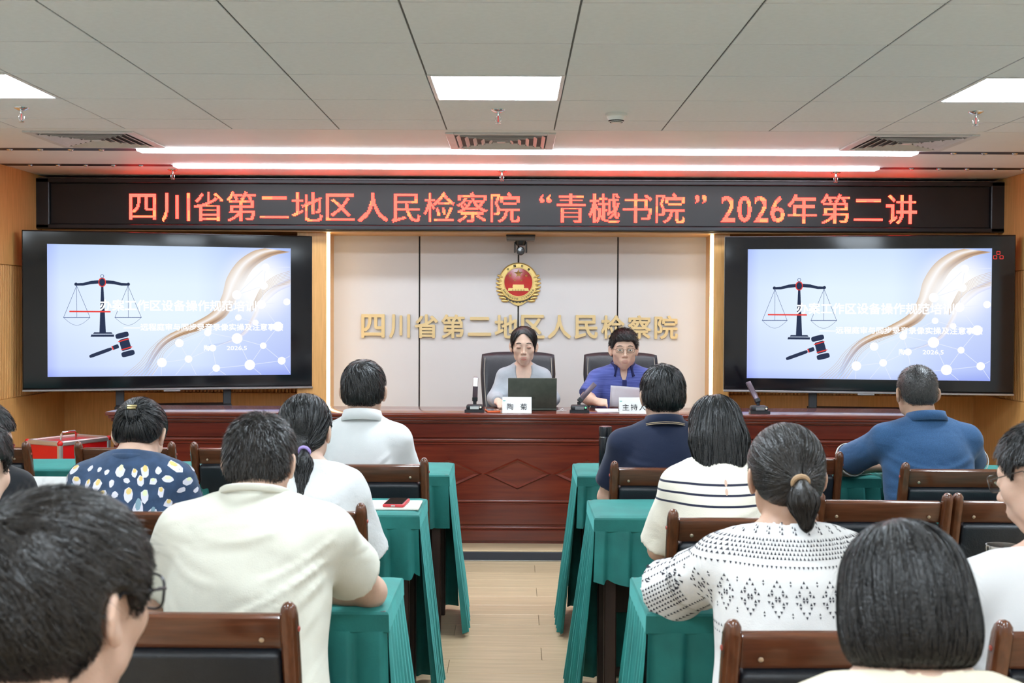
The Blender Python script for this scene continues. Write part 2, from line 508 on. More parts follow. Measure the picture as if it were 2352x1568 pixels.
# ------------------------------------------------------------------ gold characters and emblem on the niche wall
gold = mat('gold_paint', (.70, .53, .27), .45, .15, var=.04)
gold_side = mat('gold_side', (.42, .28, .10), .45, .3)
for i, ch in enumerate('四川省第二地区人民检察院'):
    V, F = text_box(ch, h=None, w=(.185 if ch not in '川' else .165), bold=.022, extrude=.05)
    A = np.array(V); 
    hgt = A[:, 1].max(); sc_ = (.188 if ch != '二' else .15) / hgt; A[:, 1] *= sc_
    A[:, 2] = np.where(A[:, 2] > 0, 1, 0) * .020 + (A[:, 2] - np.sign(A[:, 2]) * .05) * 35
    vs = [(p[0] - A[:, 0].max() / 2, -p[2], p[1] - A[:, 1].max() / 2) for p in A]
    me = bpy.data.meshes.new('sign_character'); me.from_pydata(vs, [], F); me.update(); me.materials.append(gold)
    o = mesh_obj('sign_character', me, None); o.location = (-1.124 + i * .2107, YF - .056, 1.397)
    ordn = ['first', 'second', 'third', 'fourth', 'fifth', 'sixth', 'seventh', 'eighth', 'ninth', 'tenth', 'eleventh', 'twelfth'][i]
    tag(o, 'gold raised wall character %s, %s from the left' % (ch, ordn), 'wall lettering', 'gold characters on the niche wall')

em = empty('wall_emblem', (.024, YF - .056, 1.748), 0, 'gold and red shield emblem with stars and a gate on the niche wall', 'emblem')
eg = mat('emblem_gold', (.72, .52, .20), .28, .75, var=.05)
er = mat('emblem_red', (.48, .012, .012), .12, var=.15, nscale=14, coat=.6)
ed = mat('emblem_dark', (.03, .028, .02), .4)
XZ = Matrix(((1, 0, 0, 0), (0, 0, -1, 0), (0, 1, 0, 0), (0, 0, 0, 1)))      # xy drawing -> xz facing -y (z up -> -y)
def circ(r, n=48, a0=0, a1=2 * PI): return [(r * math.cos(a0 + (a1 - a0) * i / n), r * math.sin(a0 + (a1 - a0) * i / n)) for i in range(n)]
shield = [(-.132, -.075), (-.118, -.105), (-.075, -.148), (-.03, -.178), (0, -.186), (.03, -.178), (.075, -.148), (.118, -.105), (.132, -.075), (.1, .0), (-.1, 0)]
mb = MB(); mb.m = XZ; mb.prism(shield, 0, .014); mb.build('shield_base', eg, em)
mb = MB(); mb.m = XZ
mb.lathe([(0, 0), (.153, 0), (.156, .008), (.152, .016), (.148, .018), (.146, .015), (.118, .015), (.116, .02), (.112, .02), (.111, .012), (0, .012)], 64); mb.build('ring', eg, em)
mb = MB(); mb.m = XZ; mb.lathe([(0, .0165), (.06, .016), (.1105, .0140), (.1105, .0105), (0, .0105)], 48); mb.build('red_field', er, em)
for s in (-1, 1):
    for k in range(8):
        a = R(22 - k * 9.6); rr = .151
        c = (s * rr * math.cos(a) * (1.0), rr * math.sin(a) - .012 - .004 * k)
        M = XZ @ T(c[0], c[1], .008) @ RZ(R(24 - 3 * k) * s)
        MB().sphere((0, 0, 0), (.030, .0115, .011), 12, 8, M).build('wheat_grain', eg, em)
def star(cx, cy, r, h, mb):
    pts = []
    for i in range(10):
        a = PI / 2 + i * PI / 5; q = r if i % 2 == 0 else r * .4
        pts.append((cx + q * math.cos(a), cy + q * math.sin(a), .0155))
    pts.append((cx, cy, .0155 + h))
    mb.add(pts, [(i, (i + 1) % 10, 10) for i in range(10)])
mb = MB(); mb.m = XZ; star(0, .068, .037, .008, mb); mb.build('large_star', eg, em, 5)
for cx, cy in ((-.066, .052), (.062, .052), (-.028, .016), (.024, .016)):
    mb = MB(); mb.m = XZ; star(cx, cy, .013, .004, mb); mb.build('small_star', eg, em, 5)
mb = MB(); mb.m = XZ
mb.prism([(-.083, -.068), (.083, -.068), (.078, -.047), (-.078, -.047)], .012, .021); mb.prism([(-.044, -.047), (.044, -.047), (.044, -.034), (-.044, -.034)], .012, .02)
mb.prism([(-.048, -.034), (.048, -.034), (.042, -.029), (-.042, -.029)], .012, .022); mb.prism([(-.044, -.029), (.044, -.029), (.042, -.019), (-.042, -.019)], .012, .021)
mb.build('gate_relief', eg, em)
for cx in (-.044, -.022, 0, .022, .044):
    mb = MB(); mb.m = XZ; mb.prism([(cx - .006, -.067), (cx + .006, -.067), (cx + .006, -.06), (cx, -.054), (cx - .006, -.06)], .0205, .0215); mb.build('gate_arch', gold_side, em)
def ring_text(s, r, a_mid, step, h, top, name):
    n = len(s)
    for i, ch in enumerate(s):
        if ch == ' ': continue
        V, F = text_box(ch, h=h, w=(h * .9 if ord(ch) > 255 else None), bold=.04)
        A = np.array(V); w = A[:, 0].max()
        off = (i - (n - 1) / 2) * step
        a = a_mid - off if top else a_mid + off
        M = XZ @ T(r * math.cos(a), r * math.sin(a), .0155) @ RZ(a - PI / 2 if top else a + PI / 2)
        m2 = MB(); m2.add([(p[0] - w / 2, p[1] - h / 2, 0) for p in V], F, M); m2.build(name, ed, em)
ring_text('中国检察', .131, PI / 2, R(26), .021, True, 'emblem_character')
ring_text('ZHONGGUO JIANCHA', .1315, -PI / 2, R(8.2), .0155, False, 'emblem_letter')
mb = MB(); mb.m = XZ
arc = [(.166 * math.cos(a), .166 * math.sin(a) + .002) for a in [R(d) for d in range(225, 316, 6)]]
arc2 = [(.152 * math.cos(a), .152 * math.sin(a)) for a in [R(d) for d in range(315, 224, -6)]]
mb.prism(arc + arc2, .012, .0155); mb.build('dark_arc', ed, em)
for k in range(-4, 5):
    a = R(270 + k * 9.5); M = XZ @ T(.1655 * math.cos(a), .1655 * math.sin(a) + .002, .016) @ RZ(a + PI / 2)
    MB().box((0, 0, 0), (.011, .009, .007), .001, M).build('battlement', eg, em)

# ceiling camera under the banner
t = empty('dome_camera', (.04, 9.28, 2.104), 0, 'black pan tilt camera hanging under the banner above the emblem', 'camera')
dk = mat('camera_black', (.02, .02, .022), .35)
MB().box((0, 0, -.022), (.22, .16, .034), .008, seg=2).build('base_plate', mat('camera_grey', (.16, .16, .16), .35), t)
MB().box((0, 0, -.002), (.225, .165, .010), .002).build('mount', dk, t)
mb = MB(); mb.lathe([(0, -.075), (.034, -.075), (.04, -.06), (.042, -.04), (0, -.04)], 24); mb.build('neck', dk, t)
mb = MB()
for s in (-1, 1): mb.box((s * .045, 0, -.09), (.012, .05, .085), .004)
mb.build('yoke', dk, t)
mb = MB(); mb.m = T(0, 0, -.118) @ RX(R(90)); mb.lathe([(0, -.03), (.028, -.03), (.033, -.015), (.033, .035), (.028, .045), (0, .045)], 24); mb.build('lens_housing', dk, t)
mb = MB(); mb.m = T(0, -.044, -.118) @ RX(R(90)); mb.lathe([(0, 0), (.02, 0), (.024, .003), (0, .004)], 24); mb.build('lens', mat('lens_glass', (.01, .01, .02), .05, coat=1), t)
# ------------------------------------------------------------------ televisions
def slide_mat():
    m = bpy.data.materials.new('slide_sky'); m.use_nodes = True
    nt = m.node_tree; nt.nodes.clear(); L = nt.links.new
    tc = ND(nt, 'ShaderNodeTexCoord'); sx = ND(nt, 'ShaderNodeSeparateXYZ'); L(tc.outputs['Object'], sx.inputs[0])
    mx = ND(nt, 'ShaderNodeMapRange'); mx.inputs[1].default_value = -.86; mx.inputs[2].default_value = .86; L(sx.outputs[0], mx.inputs[0])
    mz = ND(nt, 'ShaderNodeMapRange'); mz.inputs[1].default_value = -.48; mz.inputs[2].default_value = .48; L(sx.outputs[2], mz.inputs[0])
    r1 = ND(nt, 'ShaderNodeValToRGB'); el = r1.color_ramp.elements
    el[0].position = 0; el[0].color = (.36, .42, .93, 1); el[1].position = 1; el[1].color = (.34, .42, .88, 1)
    for p, c in ((.05, (.60, .72, .98)), (.3, (.76, .88, 1.0)), (.6, (.76, .88, 1.0)), (.8, (.50, .60, .97))):
        e = el.new(p); e.color = (*c, 1)
    L(mx.outputs[0], r1.inputs[0])
    r2 = ND(nt, 'ShaderNodeValToRGB'); e2 = r2.color_ramp.elements
    e2[0].position = 0; e2[0].color = (.26, .34, .88, 1); e2[1].position = 1; e2[1].color = (.46, .62, .95, 1)
    for p, c in ((.08, (.55, .65, .97)), (.45, (.80, .90, 1.0)), (.7, (.76, .88, 1.0))):
        e = e2.new(p); e.color = (*c, 1)
    L(mz.outputs[0], r2.inputs[0])
    mi = ND(nt, 'ShaderNodeMix'); mi.data_type = 'RGBA'; mi.inputs[0].default_value = .5
    L(r1.outputs[0], mi.inputs[6]); L(r2.outputs[0], mi.inputs[7])
    # bright sun spot of the slide picture
    vm = ND(nt, 'ShaderNodeVectorMath'); vm.operation = 'DISTANCE'; vm.inputs[1].default_value = (.63, 0, .20); L(tc.outputs['Object'], vm.inputs[0])
    mr = ND(nt, 'ShaderNodeMapRange'); mr.inputs[1].default_value = .06; mr.inputs[2].default_value = .34; mr.inputs[3].default_value = 1; mr.inputs[4].default_value = 0; mr.interpolation_type = 'SMOOTHSTEP'; L(vm.outputs[1], mr.inputs[0])
    m2 = ND(nt, 'ShaderNodeMix'); m2.data_type = 'RGBA'; m2.inputs[7].default_value = (1, 1, 1, 1); L(mr.outputs[0], m2.inputs[0]); L(mi.outputs[2], m2.inputs[6])
    e = ND(nt, 'ShaderNodeEmission'); o = ND(nt, 'ShaderNodeOutputMaterial'); L(m2.outputs[2], e.inputs[0]); e.inputs[1].default_value = 1.0; L(e.outputs[0], o.inputs[0])
    return m
SLIDE = slide_mat()
em_navy = emis('slide_navy', (.028, .040, .085), 1.0); em_red = emis('slide_red', (.80, .06, .05), 1.0)
em_white = emis('slide_white', (1, 1, 1), 1.15); em_line = emis('slide_line', (.10, .14, .30), 1.0); em_soft = emis('slide_soft_white', (.80, .85, .98), 1.0)
def gold_ribbon_mat():
    m = bpy.data.materials.new('slide_gold'); m.use_nodes = True
    nt = m.node_tree; nt.nodes.clear(); L = nt.links.new
    at = ND(nt, 'ShaderNodeAttribute'); at.attribute_name = 'tint'
    e = ND(nt, 'ShaderNodeEmission'); o = ND(nt, 'ShaderNodeOutputMaterial'); L(at.outputs['Color'], e.inputs[0]); L(e.outputs[0], o.inputs[0])
    return m
GOLD_R = gold_ribbon_mat()
SW, SH = 1.724, .955
def sp(x, y):
    """slide print position (drawing units of the slide's artwork) -> plane position"""
    u = (x - 287) / 1518.; yt = 487 + 26 * u; yb = 1320 - 10 * u; v = (y - yt) / (yb - yt)
    u = 8.5 * (u * .837 + .088) / (9.06 - .56 * (u * .837 + .088)) ; u = (u - .0827) / .837
    return ((u - .5) * SW, (.5 - v) * SH)
def catmull(pts, n=10):
    P = [np.array(p, float) for p in pts]; P = [2 * P[0] - P[1]] + P + [2 * P[-1] - P[-2]]; out = []
    for i in range(1, len(P) - 2):
        for k in range(n):
            t = k / n
            out.append(.5 * (2 * P[i] + (P[i + 1] - P[i - 1]) * t + (2 * P[i - 1] - 5 * P[i] + 4 * P[i + 1] - P[i + 2]) * t * t + (3 * P[i] - P[i - 1] - 3 * P[i + 1] + P[i + 2]) * t ** 3))
    out.append(P[-2]); return out
class Flat:
    def __init__(s, lay): s.v = []; s.f = []; s.y = -.0006 * lay
    def poly(s, pts, plane=False):
        b = len(s.v)
        for p in pts:
            q = p if plane else sp(*p); s.v.append((q[0], s.y, q[1]))
        s.f.append(tuple(range(b, b + len(pts)))); return s
    def line(s, a, b, w):
        a = np.array(sp(*a)); b = np.array(sp(*b)); d = b - a; d /= np.linalg.norm(d) + 1e-9; n = np.array([-d[1], d[0]]) * w / 2
        return s.poly([a - n, b - n, b + n, a + n], True)
    def pathline(s, pts, w):
        for a, b in zip(pts[:-1], pts[1:]): s.line(a, b, w)
        return s
    def disc(s, c, r, n=24, ry=None):
        q = sp(*c); ry = ry or r
        return s.poly([(q[0] + r * math.cos(2 * PI * i / n), q[1] + ry * math.sin(2 * PI * i / n)) for i in range(n)], True)
    def build(s, name, m, parent):
        me = bpy.data.meshes.new(name); me.from_pydata(s.v, [], s.f); me.update(); return mesh_obj(name, me, m, parent)
def slide_text(s, x0, x1, ycen, h, m, parent, name, bold=.02, lay=5):
    V, F = text_verts(s, bold); A = np.array(V); lo = A.min(0); hi = A.max(0)
    p0 = sp(x0, ycen); p1 = sp(x1, ycen)
    sx = (p1[0] - p0[0]) / (hi[0] - lo[0]); sy = h / .92
    vs = [((p[0] - lo[0]) * sx + p0[0], -.0006 * lay - (0), (p[1] - (.38 if ord(s[0]) > 255 else .35)) * sy + (p0[1] + p1[1]) / 2) for p in A]
    me = bpy.data.meshes.new(name); me.from_pydata(vs, [], F); me.update(); mesh_obj(name, me, m, parent)

tv_black = mat('tv_glass_black', (.005, .006, .009), .08, var=.1)
tv_edge = mat('tv_edge', (.03, .03, .035), .3, .5)
tv_silver = mat('tv_silver', (.45, .45, .47), .3, .9)
def television(loc, rz, label, slabel, icon):
    t = empty('television', loc, rz, label, 'television', 'wide televisions flanking the niche')
    TW, TH = 2.06, 1.158
    MB().box((0, .035, 0), (TW, .05, TH), .006, seg=2).build('casing', tv_edge, t)
    MB().box((0, .007, .008), (TW - .012, .012, TH - .03), .003).build('screen_glass', tv_black, t)
    MB().box((0, .012, -TH / 2 + .008), (TW, .034, .015), .003).build('bottom_trim', tv_silver, t)
    MB().box((0, .004, -TH / 2 - .005), (.12, .02, .012), .003).build('logo_plate', tv_silver, t)
    ob = bpy.data.objects.new('slide_picture', Flat(1).poly([(-SW / 2, -SH / 2), (SW / 2, -SH / 2), (SW / 2, SH / 2), (-SW / 2, SH / 2)], True).build('x', SLIDE, None).data)
    bpy.data.objects.remove(bpy.data.objects['x']); C.objects.link(ob)
    ob.parent = t; ob.location = (.003, 0, .004)
    S = ob
    # golden ribbon and fine lines
    def ribbon(e1, e2, cols, lay, nb=14):
        a = catmull(e1, nb); b = catmull(e2, nb); n = len(a); vs = []; fs = []; cl = []
        m = len(cols)
        for i in range(n):
            for k in range(m):
                w = k / (m - 1); q = sp(*(a[i] * (1 - w) + b[i] * w)); q = (min(max(q[0], -SW / 2), SW / 2), min(max(q[1], -SH / 2), SH / 2))
                vs.append((q[0], -.0006 * lay, q[1])); fade = max(0, min(1, (i / n - .0) * 3.5))
                g = math.exp(-((q[0] - .56) ** 2 + (q[1] - .14) ** 2) / .05)
                cl.append(tuple(min(1.1, (c * fade + s_ * (1 - fade)) * (1 - g) + 1.0 * g) for c, s_ in zip(cols[k], (.52, .66, .95))) + (1,))
        for i in range(n - 1):
            for k in range(m - 1): b0 = i * m + k; fs.append((b0, b0 + 1, b0 + m + 1, b0 + m))
        me = bpy.data.meshes.new('gold_ribbon'); me.from_pydata(vs, [], fs); me.update(); ca = me.color_attributes.new('tint', 'FLOAT_COLOR', 'POINT')
        ca.data.foreach_set('color', np.array(cl, np.float32).ravel()); mesh_obj('gold_ribbon', me, GOLD_R, S)
    ribbon([(880, 1290), (930, 1180), (990, 1095), (1080, 1035), (1210, 975), (1320, 905), (1375, 810), (1405, 700), (1470, 600), (1560, 535), (1640, 512)],
           [(900, 1310), (960, 1200), (1030, 1115), (1120, 1065), (1260, 1020), (1390, 950), (1450, 860), (1500, 760), (1570, 640), (1680, 565), (1803, 535)],
           [(.52, .34, .20), (.72, .56, .42), (.93, .90, .90), (.58, .38, .22), (.32, .16, .07), (.58, .42, .30)], 2)
    ribbon([(1290, 1120), (1400, 1100), (1500, 1040), (1560, 940), (1600, 850), (1680, 760), (1803, 700)], [(1300, 1128), (1420, 1112), (1530, 1050), (1590, 950), (1640, 865), (1720, 790), (1803, 750)],
           [(.55, .62, .93), (.66, .58, .58), (.78, .78, .92), (.55, .62, .93)], 2)
    ln = Flat(3)
    for k in range(9):
        ln.pathline(catmull([(760 + 22 * k, 1312), (860 + 16 * k, 1230), (930 + 11 * k, 1140 + 3 * k), (1030 + 8 * k, 1060 + 5 * k), (1200 + 6 * k, 990 + 5 * k)], 6), .0022)
        ln.pathline(catmull([(1560, 880 + 4 * k), (1620 + 2 * k, 760 + 5 * k), (1700, 690 + 8 * k), (1800, 655 + 10 * k)], 6), .0022)
    ln.build('fine_lines', emis('slide_goldline', (.62, .48, .36), 1.0), S)['kind'] = 'stuff'
    nodes = [((1647, 633), .029), ((1635, 748), .030), ((1467, 806), .034), ((1620, 866), .033), ((1779, 850), .026), ((1477, 948), .023), ((1584, 980), .022), ((1725, 1005), .036),
             ((1286, 1043), .026), ((1469, 1080), .039), ((1109, 1109), .030), ((1632, 1126), .024), ((1317, 1140), .025), ((1166, 1209), .027), ((1000, 1231), .034), ((1339, 1267), .027), ((1548, 1247), .038), ((1747, 1221), .029)]
    net = Flat(3)
    for a, b in ((0, 1), (0, 2), (1, 2), (1, 3), (3, 4), (2, 5), (5, 6), (6, 7), (3, 7), (5, 8), (8, 9), (6, 9), (9, 11), (7, 11), (8, 10), (8, 12), (12, 9), (10, 13), (13, 12), (13, 14), (12, 15), (15, 16), (9, 16), (11, 16), (11, 17), (16, 17), (14, 10), (13, 8), (3, 6)):
        net.line(nodes[a][0], nodes[b][0], .0035)
    for a, b in ((14, (940, 1310)), (13, (1085, 1310)), (15, (1290, 1310)), (15, (1400, 1310)), (16, (1620, 1308)), (17, (1800, 1300)), (17, (1800, 1190)), (0, (1800, 632)), (14, (995, 1312)), (13, (1215, 1310))): net.line(nodes[a][0], b, .003)
    net.build('network_lines', em_soft, S)
    for c, r_ in nodes: Flat(4).disc(c, r_).build('network_dot', em_white, S)
    # scales
    f = Flat(3)
    f.poly([(622, 755), (637, 755), (651, 1040), (611, 1040)]); f.poly([(578, 1040), (686, 1040), (694, 1050), (570, 1050)]); f.poly([(560, 1054), (702, 1054), (702, 1068), (556, 1068)])
    for s, xs_ in ((-1, [470, 510, 560, 606]), (1, [789, 750, 700, 652])):
        up = [(xs_[0], 733), (xs_[1], 731), (xs_[2], 718), (xs_[3], 714)]; dn = [(xs_[3], 735), (xs_[2], 739), (xs_[1], 748), (xs_[0], 748)]
        f.poly(up + dn)
        f.disc((xs_[0] - 4 * -s if s < 0 else xs_[0] + 3, 739), .0115)
    f.disc((629, 727), .020, 24, .027); f.build('scales', em_navy, S)
    rg_ = Flat(2)
    rg_.disc((629, 727), .027, 24, .034); rg_.build('scales_ring', em_red, S)
    g = Flat(3)
    loop = [(629 + 10 * math.cos(a), 689 + 10 * math.sin(a)) for a in [2 * PI * i / 20 for i in range(21)]]
    g.pathline(loop, .004)
    for cx in (470, 790):
        g.line((cx, 748), (cx - 82, 946), .0028); g.line((cx, 748), (cx + 82, 946), .0028); g.line((cx, 748), (cx + 1, 946), .0028); g.line((cx - 84, 947), (cx + 84, 947), .005)
        g.pathline([(cx - 82 + 164 * i / 16, 948 + 48 * math.sin(PI * i / 16)) for i in range(17)], .002)
    g.build('scale_pans', em_line, S)
    Flat(4).poly([(424, 905), (681, 907), (681, 916), (424, 914)]).build('red_stroke', em_red, S)
    # gavel
    ga = Flat(3); ca, sa = math.cos(R(-22)), math.sin(R(-22))
    def gr(cx, cy, w, h, ang, n=1):
        a = R(ang); pts = []
        for i in range(20):
            t_ = 2 * PI * i / 20; ex = math.copysign(abs(math.cos(t_)) ** n, math.cos(t_)) * w / 2; ey = math.copysign(abs(math.sin(t_)) ** n, math.sin(t_)) * h / 2
            pts.append((cx + ex * math.cos(a) - ey * math.sin(a), cy + ex * math.sin(a) + ey * math.cos(a)))
        return pts
    ga.poly(gr(752, 1059, 84, 34, -14, .5)); ga.poly(gr(789, 1174, 84, 34, -14, .5)); ga.poly(gr(771, 1116, 62, 74, -16, .25)); ga.poly(gr(710, 1133, 44, 26, -20, .4)); ga.poly(gr(618, 1168, 150, 22, -20, .4))
    ga.build('gavel', em_navy, S)
    gb = Flat(4); gb.poly(gr(762, 1090, 72, 7, -16, .4)); gb.poly(gr(781, 1141, 72, 7, -16, .4)); gb.poly(gr(693, 1139, 8, 26, -20, .4)); gb.build('gavel_bands', em_red, S)
    slide_text('办案工作区设备操作规范培训', 614, 1588, 873, .078, em_white, S, 'slide_title', .022)
    slide_text('——远程庭审与同步录音录像实操及注意事项', 762, 1755, 1008, .050, em_white, S, 'slide_subtitle', .02)
    slide_text('陶菊', 1262, 1335, 1140, .042, em_white, S, 'slide_name', .01)
    slide_text('2026.5', 1405, 1530, 1140, .040, em_white, S, 'slide_date', .012)
    if icon:
        ic = Flat(5); px, pz = .905, .425
        for dx, dz in ((0, .02), (-.022, -.012), (.022, -.012)):
            w = .011
            for a, b in (((-w, -w), (w, -w)), ((w, -w), (w, w)), ((w, w), (-w, w)), ((-w, w), (-w, -w))):
                d = Vector((b[0] - a[0], b[1] - a[1])).normalized(); nn = Vector((-d.y, d.x)) * .0022
                ic.poly([(px + dx + a[0] - nn.x, pz + dz + a[1] - nn.y), (px + dx + b[0] - nn.x, pz + dz + b[1] - nn.y), (px + dx + b[0] + nn.x, pz + dz + b[1] + nn.y), (px + dx + a[0] + nn.x, pz + dz + a[1] + nn.y)], True)
        ic.build('red_icon', em_red, S)
    # stand
    zf = .065
    st = empty('television_stand', (loc[0], loc[1], zf), rz, slabel, 'stand', 'television stands')
    gm = mat('stand_grey', (.06, .065, .075), .45, .3)
    for u in (-.37, .40):
        MB().box((u, .11, (loc[2] - zf) / 2 + .1), (.06, .04, loc[2] - zf + .2), .004).build('upright', gm, st)
        MB().box((u, .06, .05), (.07, .62, .05), .006).build('foot', gm, st)
        for yy in (-.2, .32): MB().cyl((u - .015, yy, .012), (u + .015, yy, .012), .0125, 14).build('caster', black, st)
    MB().box((.015, .08, .735), (.83, .3, .025), .004).build('shelf', black, st)
    MB().box((.015, .11, .30), (.77, .03, .05), .004).build('crossbar', gm, st)
    return t
television((-2.53, 8.78, 1.503), R(15.8), 'wide black television left of the niche showing the scales slide', 'grey wheeled stand carrying the left television', False)
television((2.572, 8.725, 1.503), R(-8.7), 'wide black television right of the niche with a small red icon', 'grey wheeled stand carrying the right television', True)

# ------------------------------------------------------------------ rostrum desk
maho = wood('mahogany', (.105, .012, .006), (.17, .024, .010), .22, 0, 3.0, coat=.35, bump=.01)
maho_d = wood('mahogany_deep', (.085, .010, .006), (.13, .017, .008), .22, 0, 3.0, coat=.35, bump=.01)
dk_ = empty('rostrum_desk', (0, 7.38, .065), 0, 'long glossy red mahogany rostrum desk with diamond mouldings', 'desk')
DW = 2.52; ZT = .815
MB().box((0, .265, ZT - .012), (2 * DW + .04, .55, .024), .005, seg=2).build('desktop', wood('desk_top_gloss', (.12, .016, .008), (.18, .028, .012), .16, 0, 3.0, coat=.5, bump=0), dk_)
mb = MB(); mb.box((0, .266, ZT - .033), (2 * DW + .015, .53, .018), .006, seg=2); mb.box((0, .27, ZT - .052), (2 * DW - .01, .50, .02), .006, seg=2); mb.build('edge_moulding', maho, dk_)
mb = MB(); mb.box((0, .06, ZT / 2 - .03), (2 * DW - .06, .04, ZT - .06)); mb.build('front_panel', maho, dk_)
for s in (-1, 1): MB().box((s * (DW - .03), .28, ZT / 2 - .03), (.04, .44, ZT - .062), .003).build('end_panel', maho_d, dk_)
for z, h in ((.645, .020), (.265, .016), (.100, .016)):
    m2 = MB(); m2.box((0, .034, z), (2 * DW - .06, .022, h), .006, seg=2); m2.box((0, .038, z - h), (2 * DW - .06, .012, h * .8), .003); m2.build('rail', maho, dk_)
MB().box((0, .036, .702), (2 * DW - .06, .014, .085), .003).build('frieze', maho_d, dk_)
MB().box((0, .036, .182), (2 * DW - .06, .012, .13), .004).build('lower_panel', maho_d, dk_)
MB().box((0, .036, .05), (2 * DW - .06, .016, .07), .004).build('base_panel', maho_d, dk_)
cx0 = .019; pitch = .432
me_d = None
for k in range(-5, 6):
    cx = cx0 + k * pitch
    if abs(cx) > DW - .3: continue
    if me_d is None:
        m2 = MB(); m2.m = T(0, .04, .435) @ XZ
        a, b = .213, .097
        m2.add([(-a, 0, 0), (0, -b, 0), (a, 0, 0), (0, b, 0), (-a + .02, 0, .014), (0, -b + .009, .014), (a - .02, 0, .014), (0, b - .009, .014), (-a + .05, 0, .006), (0, -b + .022, .006), (a - .05, 0, .006), (0, b - .022, .006)],
               [(0, 1, 5, 4), (1, 2, 6, 5), (2, 3, 7, 6), (3, 0, 4, 7), (4, 5, 9, 8), (5, 6, 10, 9), (6, 7, 11, 10), (7, 4, 8, 11), (8, 9, 10, 11)])
        me_d = m2.mesh('diamond_moulding', 10); me_d.materials.append(maho)
    o = bpy.data.objects.new('diamond_moulding', me_d); C.objects.link(o); o.parent = dk_; o.location = (cx, 0, 0)

# ------------------------------------------------------------------ wooden meeting chairs
cw = wood('chair_wood', (.085, .026, .010), (.135, .045, .018), .20, 2, 6.0, coat=.45, bump=.01)
cwx = wood('chair_wood_rail', (.080, .024, .010), (.125, .040, .017), .20, 0, 6.0, coat=.45, bump=.01)
leather = mat('black_leather', (.010, .012, .016), .42, var=.15, nscale=20, bump=.12, bscale=180)
def chair_proto():
    t = empty('meeting_chair')
    for s in (-1, 1):
        # rear post: curved, thick, with rounded head
        prof = [(-.165, 0, .018, .020), (-.185, .25, .019, .022), (-.19, .45, .020, .025), (-.205, .60, .0195, .026), (-.232, .74, .019, .026), (-.262, .85, .019, .026), (-.270, .875, .0185, .0255), (-.276, .893, .0155, .021), (-.279, .903, .009, .012), (-.280, .906, .002, .003)]
        vs = []; fs = []; n = 12
        for y, z, a, b in prof:
            for i in range(n):
                th = 2 * PI * i / n; cx = math.copysign(abs(math.cos(th)) ** .75, math.cos(th)); sy = math.copysign(abs(math.sin(th)) ** .75, math.sin(th))
                vs.append((s * .213 + a * cx, y + b * sy, z))
        for k in range(len(prof) - 1):
            for i in range(n): j = (i + 1) % n; fs.append((k * n + i, k * n + j, (k + 1) * n + j, (k + 1) * n + i))
        fs.append(tuple(range(n))[::-1]); fs.append(tuple((len(prof) - 1) * n + i for i in range(n)))
        MB().add(vs, fs).build('rear_post', cw, t)
        MB().box((s * .205, .21, .21), (.036, .036, .42), .006, seg=2).build('front_leg', cw, t)
        MB().box((s * .208, .01, .395), (.026, .40, .06), .005).build('side_rail', cw, t)
        MB().box((s * .208, .02, .17), (.022, .40, .03), .004).build('stretcher', cw, t)
        b = MB(); b.m = T(s * .155, -.264, .822) @ RX(R(90 + 14)); b.lathe([(0, 0), (.0055, 0), (.0055, .0025), (.003, .004), (0, .004)], 10); b.build('screw_cap', mat('brass_cap', (.55, .42, .30), .35, .7), t)
        b = MB(); b.m = T(s * .232, -.262, .845) @ RY(s * R(90)); b.lathe([(0, -.002), (.006, -.002), (.006, .0015), (.003, .003), (0, .003)], 10); b.build('side_plug', mat('plug_red', (.35, .07, .05), .4), t)
    M = T(0, -.250, .838) @ RX(R(15)); MB().box((0, 0, 0), (.392, .030, .072), .006, M, 2).build('top_rail', cwx, t)
    M = T(0, -.197, .56) @ RX(R(9)); MB().box((0, 0, 0), (.392, .026, .05), .005, M).build('lower_rail', cwx, t)
    MB().box((0, .205, .395), (.38, .028, .06), .004).build('front_rail', cwx, t)
    # leather back pad, slightly domed
    m2 = MB(); m2.m = T(0, -.222, .695) @ RX(R(14.5))
    m2.box((0, .002, 0), (.388, .052, .215), .014, seg=3); m2.build('back_pad', leather, t)
    m2 = MB(); m2.box((0, .015, .438), (.43, .43, .055), .022, seg=3); m2.build('seat_pad', leather, t)
    return t
CH = chair_proto()
chair_spots = [
    (-.59, 4.90, 'dark wooden chair under the man in the white shirt'), (-2.45, 5.46, 'empty dark wooden chair left of the red box, front row'),
    (-1.795, 5.46, 'empty dark wooden chair just right of the red box in the front row'), (-1.255, 5.46, 'empty dark wooden chair behind the khaki shirted man head, front row'),
    (-.69, 3.73, 'dark wooden chair under the woman with the purple hair tie'), (-1.27, 3.70, 'dark wooden chair under the woman in the blue floral shirt'),
    (-1.87, 3.75, 'dark wooden chair under the person with red glasses'), (-.675, 2.45, 'dark wooden chair under the man in the khaki shirt'),
    (-1.27, 2.45, 'dark wooden chair under the person cut off at the left edge'), (.62, 4.83, 'dark wooden chair under the man in the navy polo'),
    (1.205, 5.20, 'empty dark wooden chair in the front row beside the man in blue'), (1.80, 4.83, 'dark wooden chair under the man in the blue polo'),
    (.70, 3.64, 'dark wooden chair under the woman in the striped sweater'), (1.245, 4.00, 'empty dark wooden chair in the second row, above the bob haircut'),
    (1.71, 4.00, 'empty dark wooden chair in the second row, behind the steel rimmed cup'), (.635, 2.33, 'dark wooden chair under the woman in the patterned blouse'),
    (1.175, 2.33, 'dark wooden chair under the man in the white tee'), (.53, 1.22, 'dark wooden chair under the woman with the bob haircut'), (-.52, .92, 'dark wooden chair under the dark haired man at the lower left')]
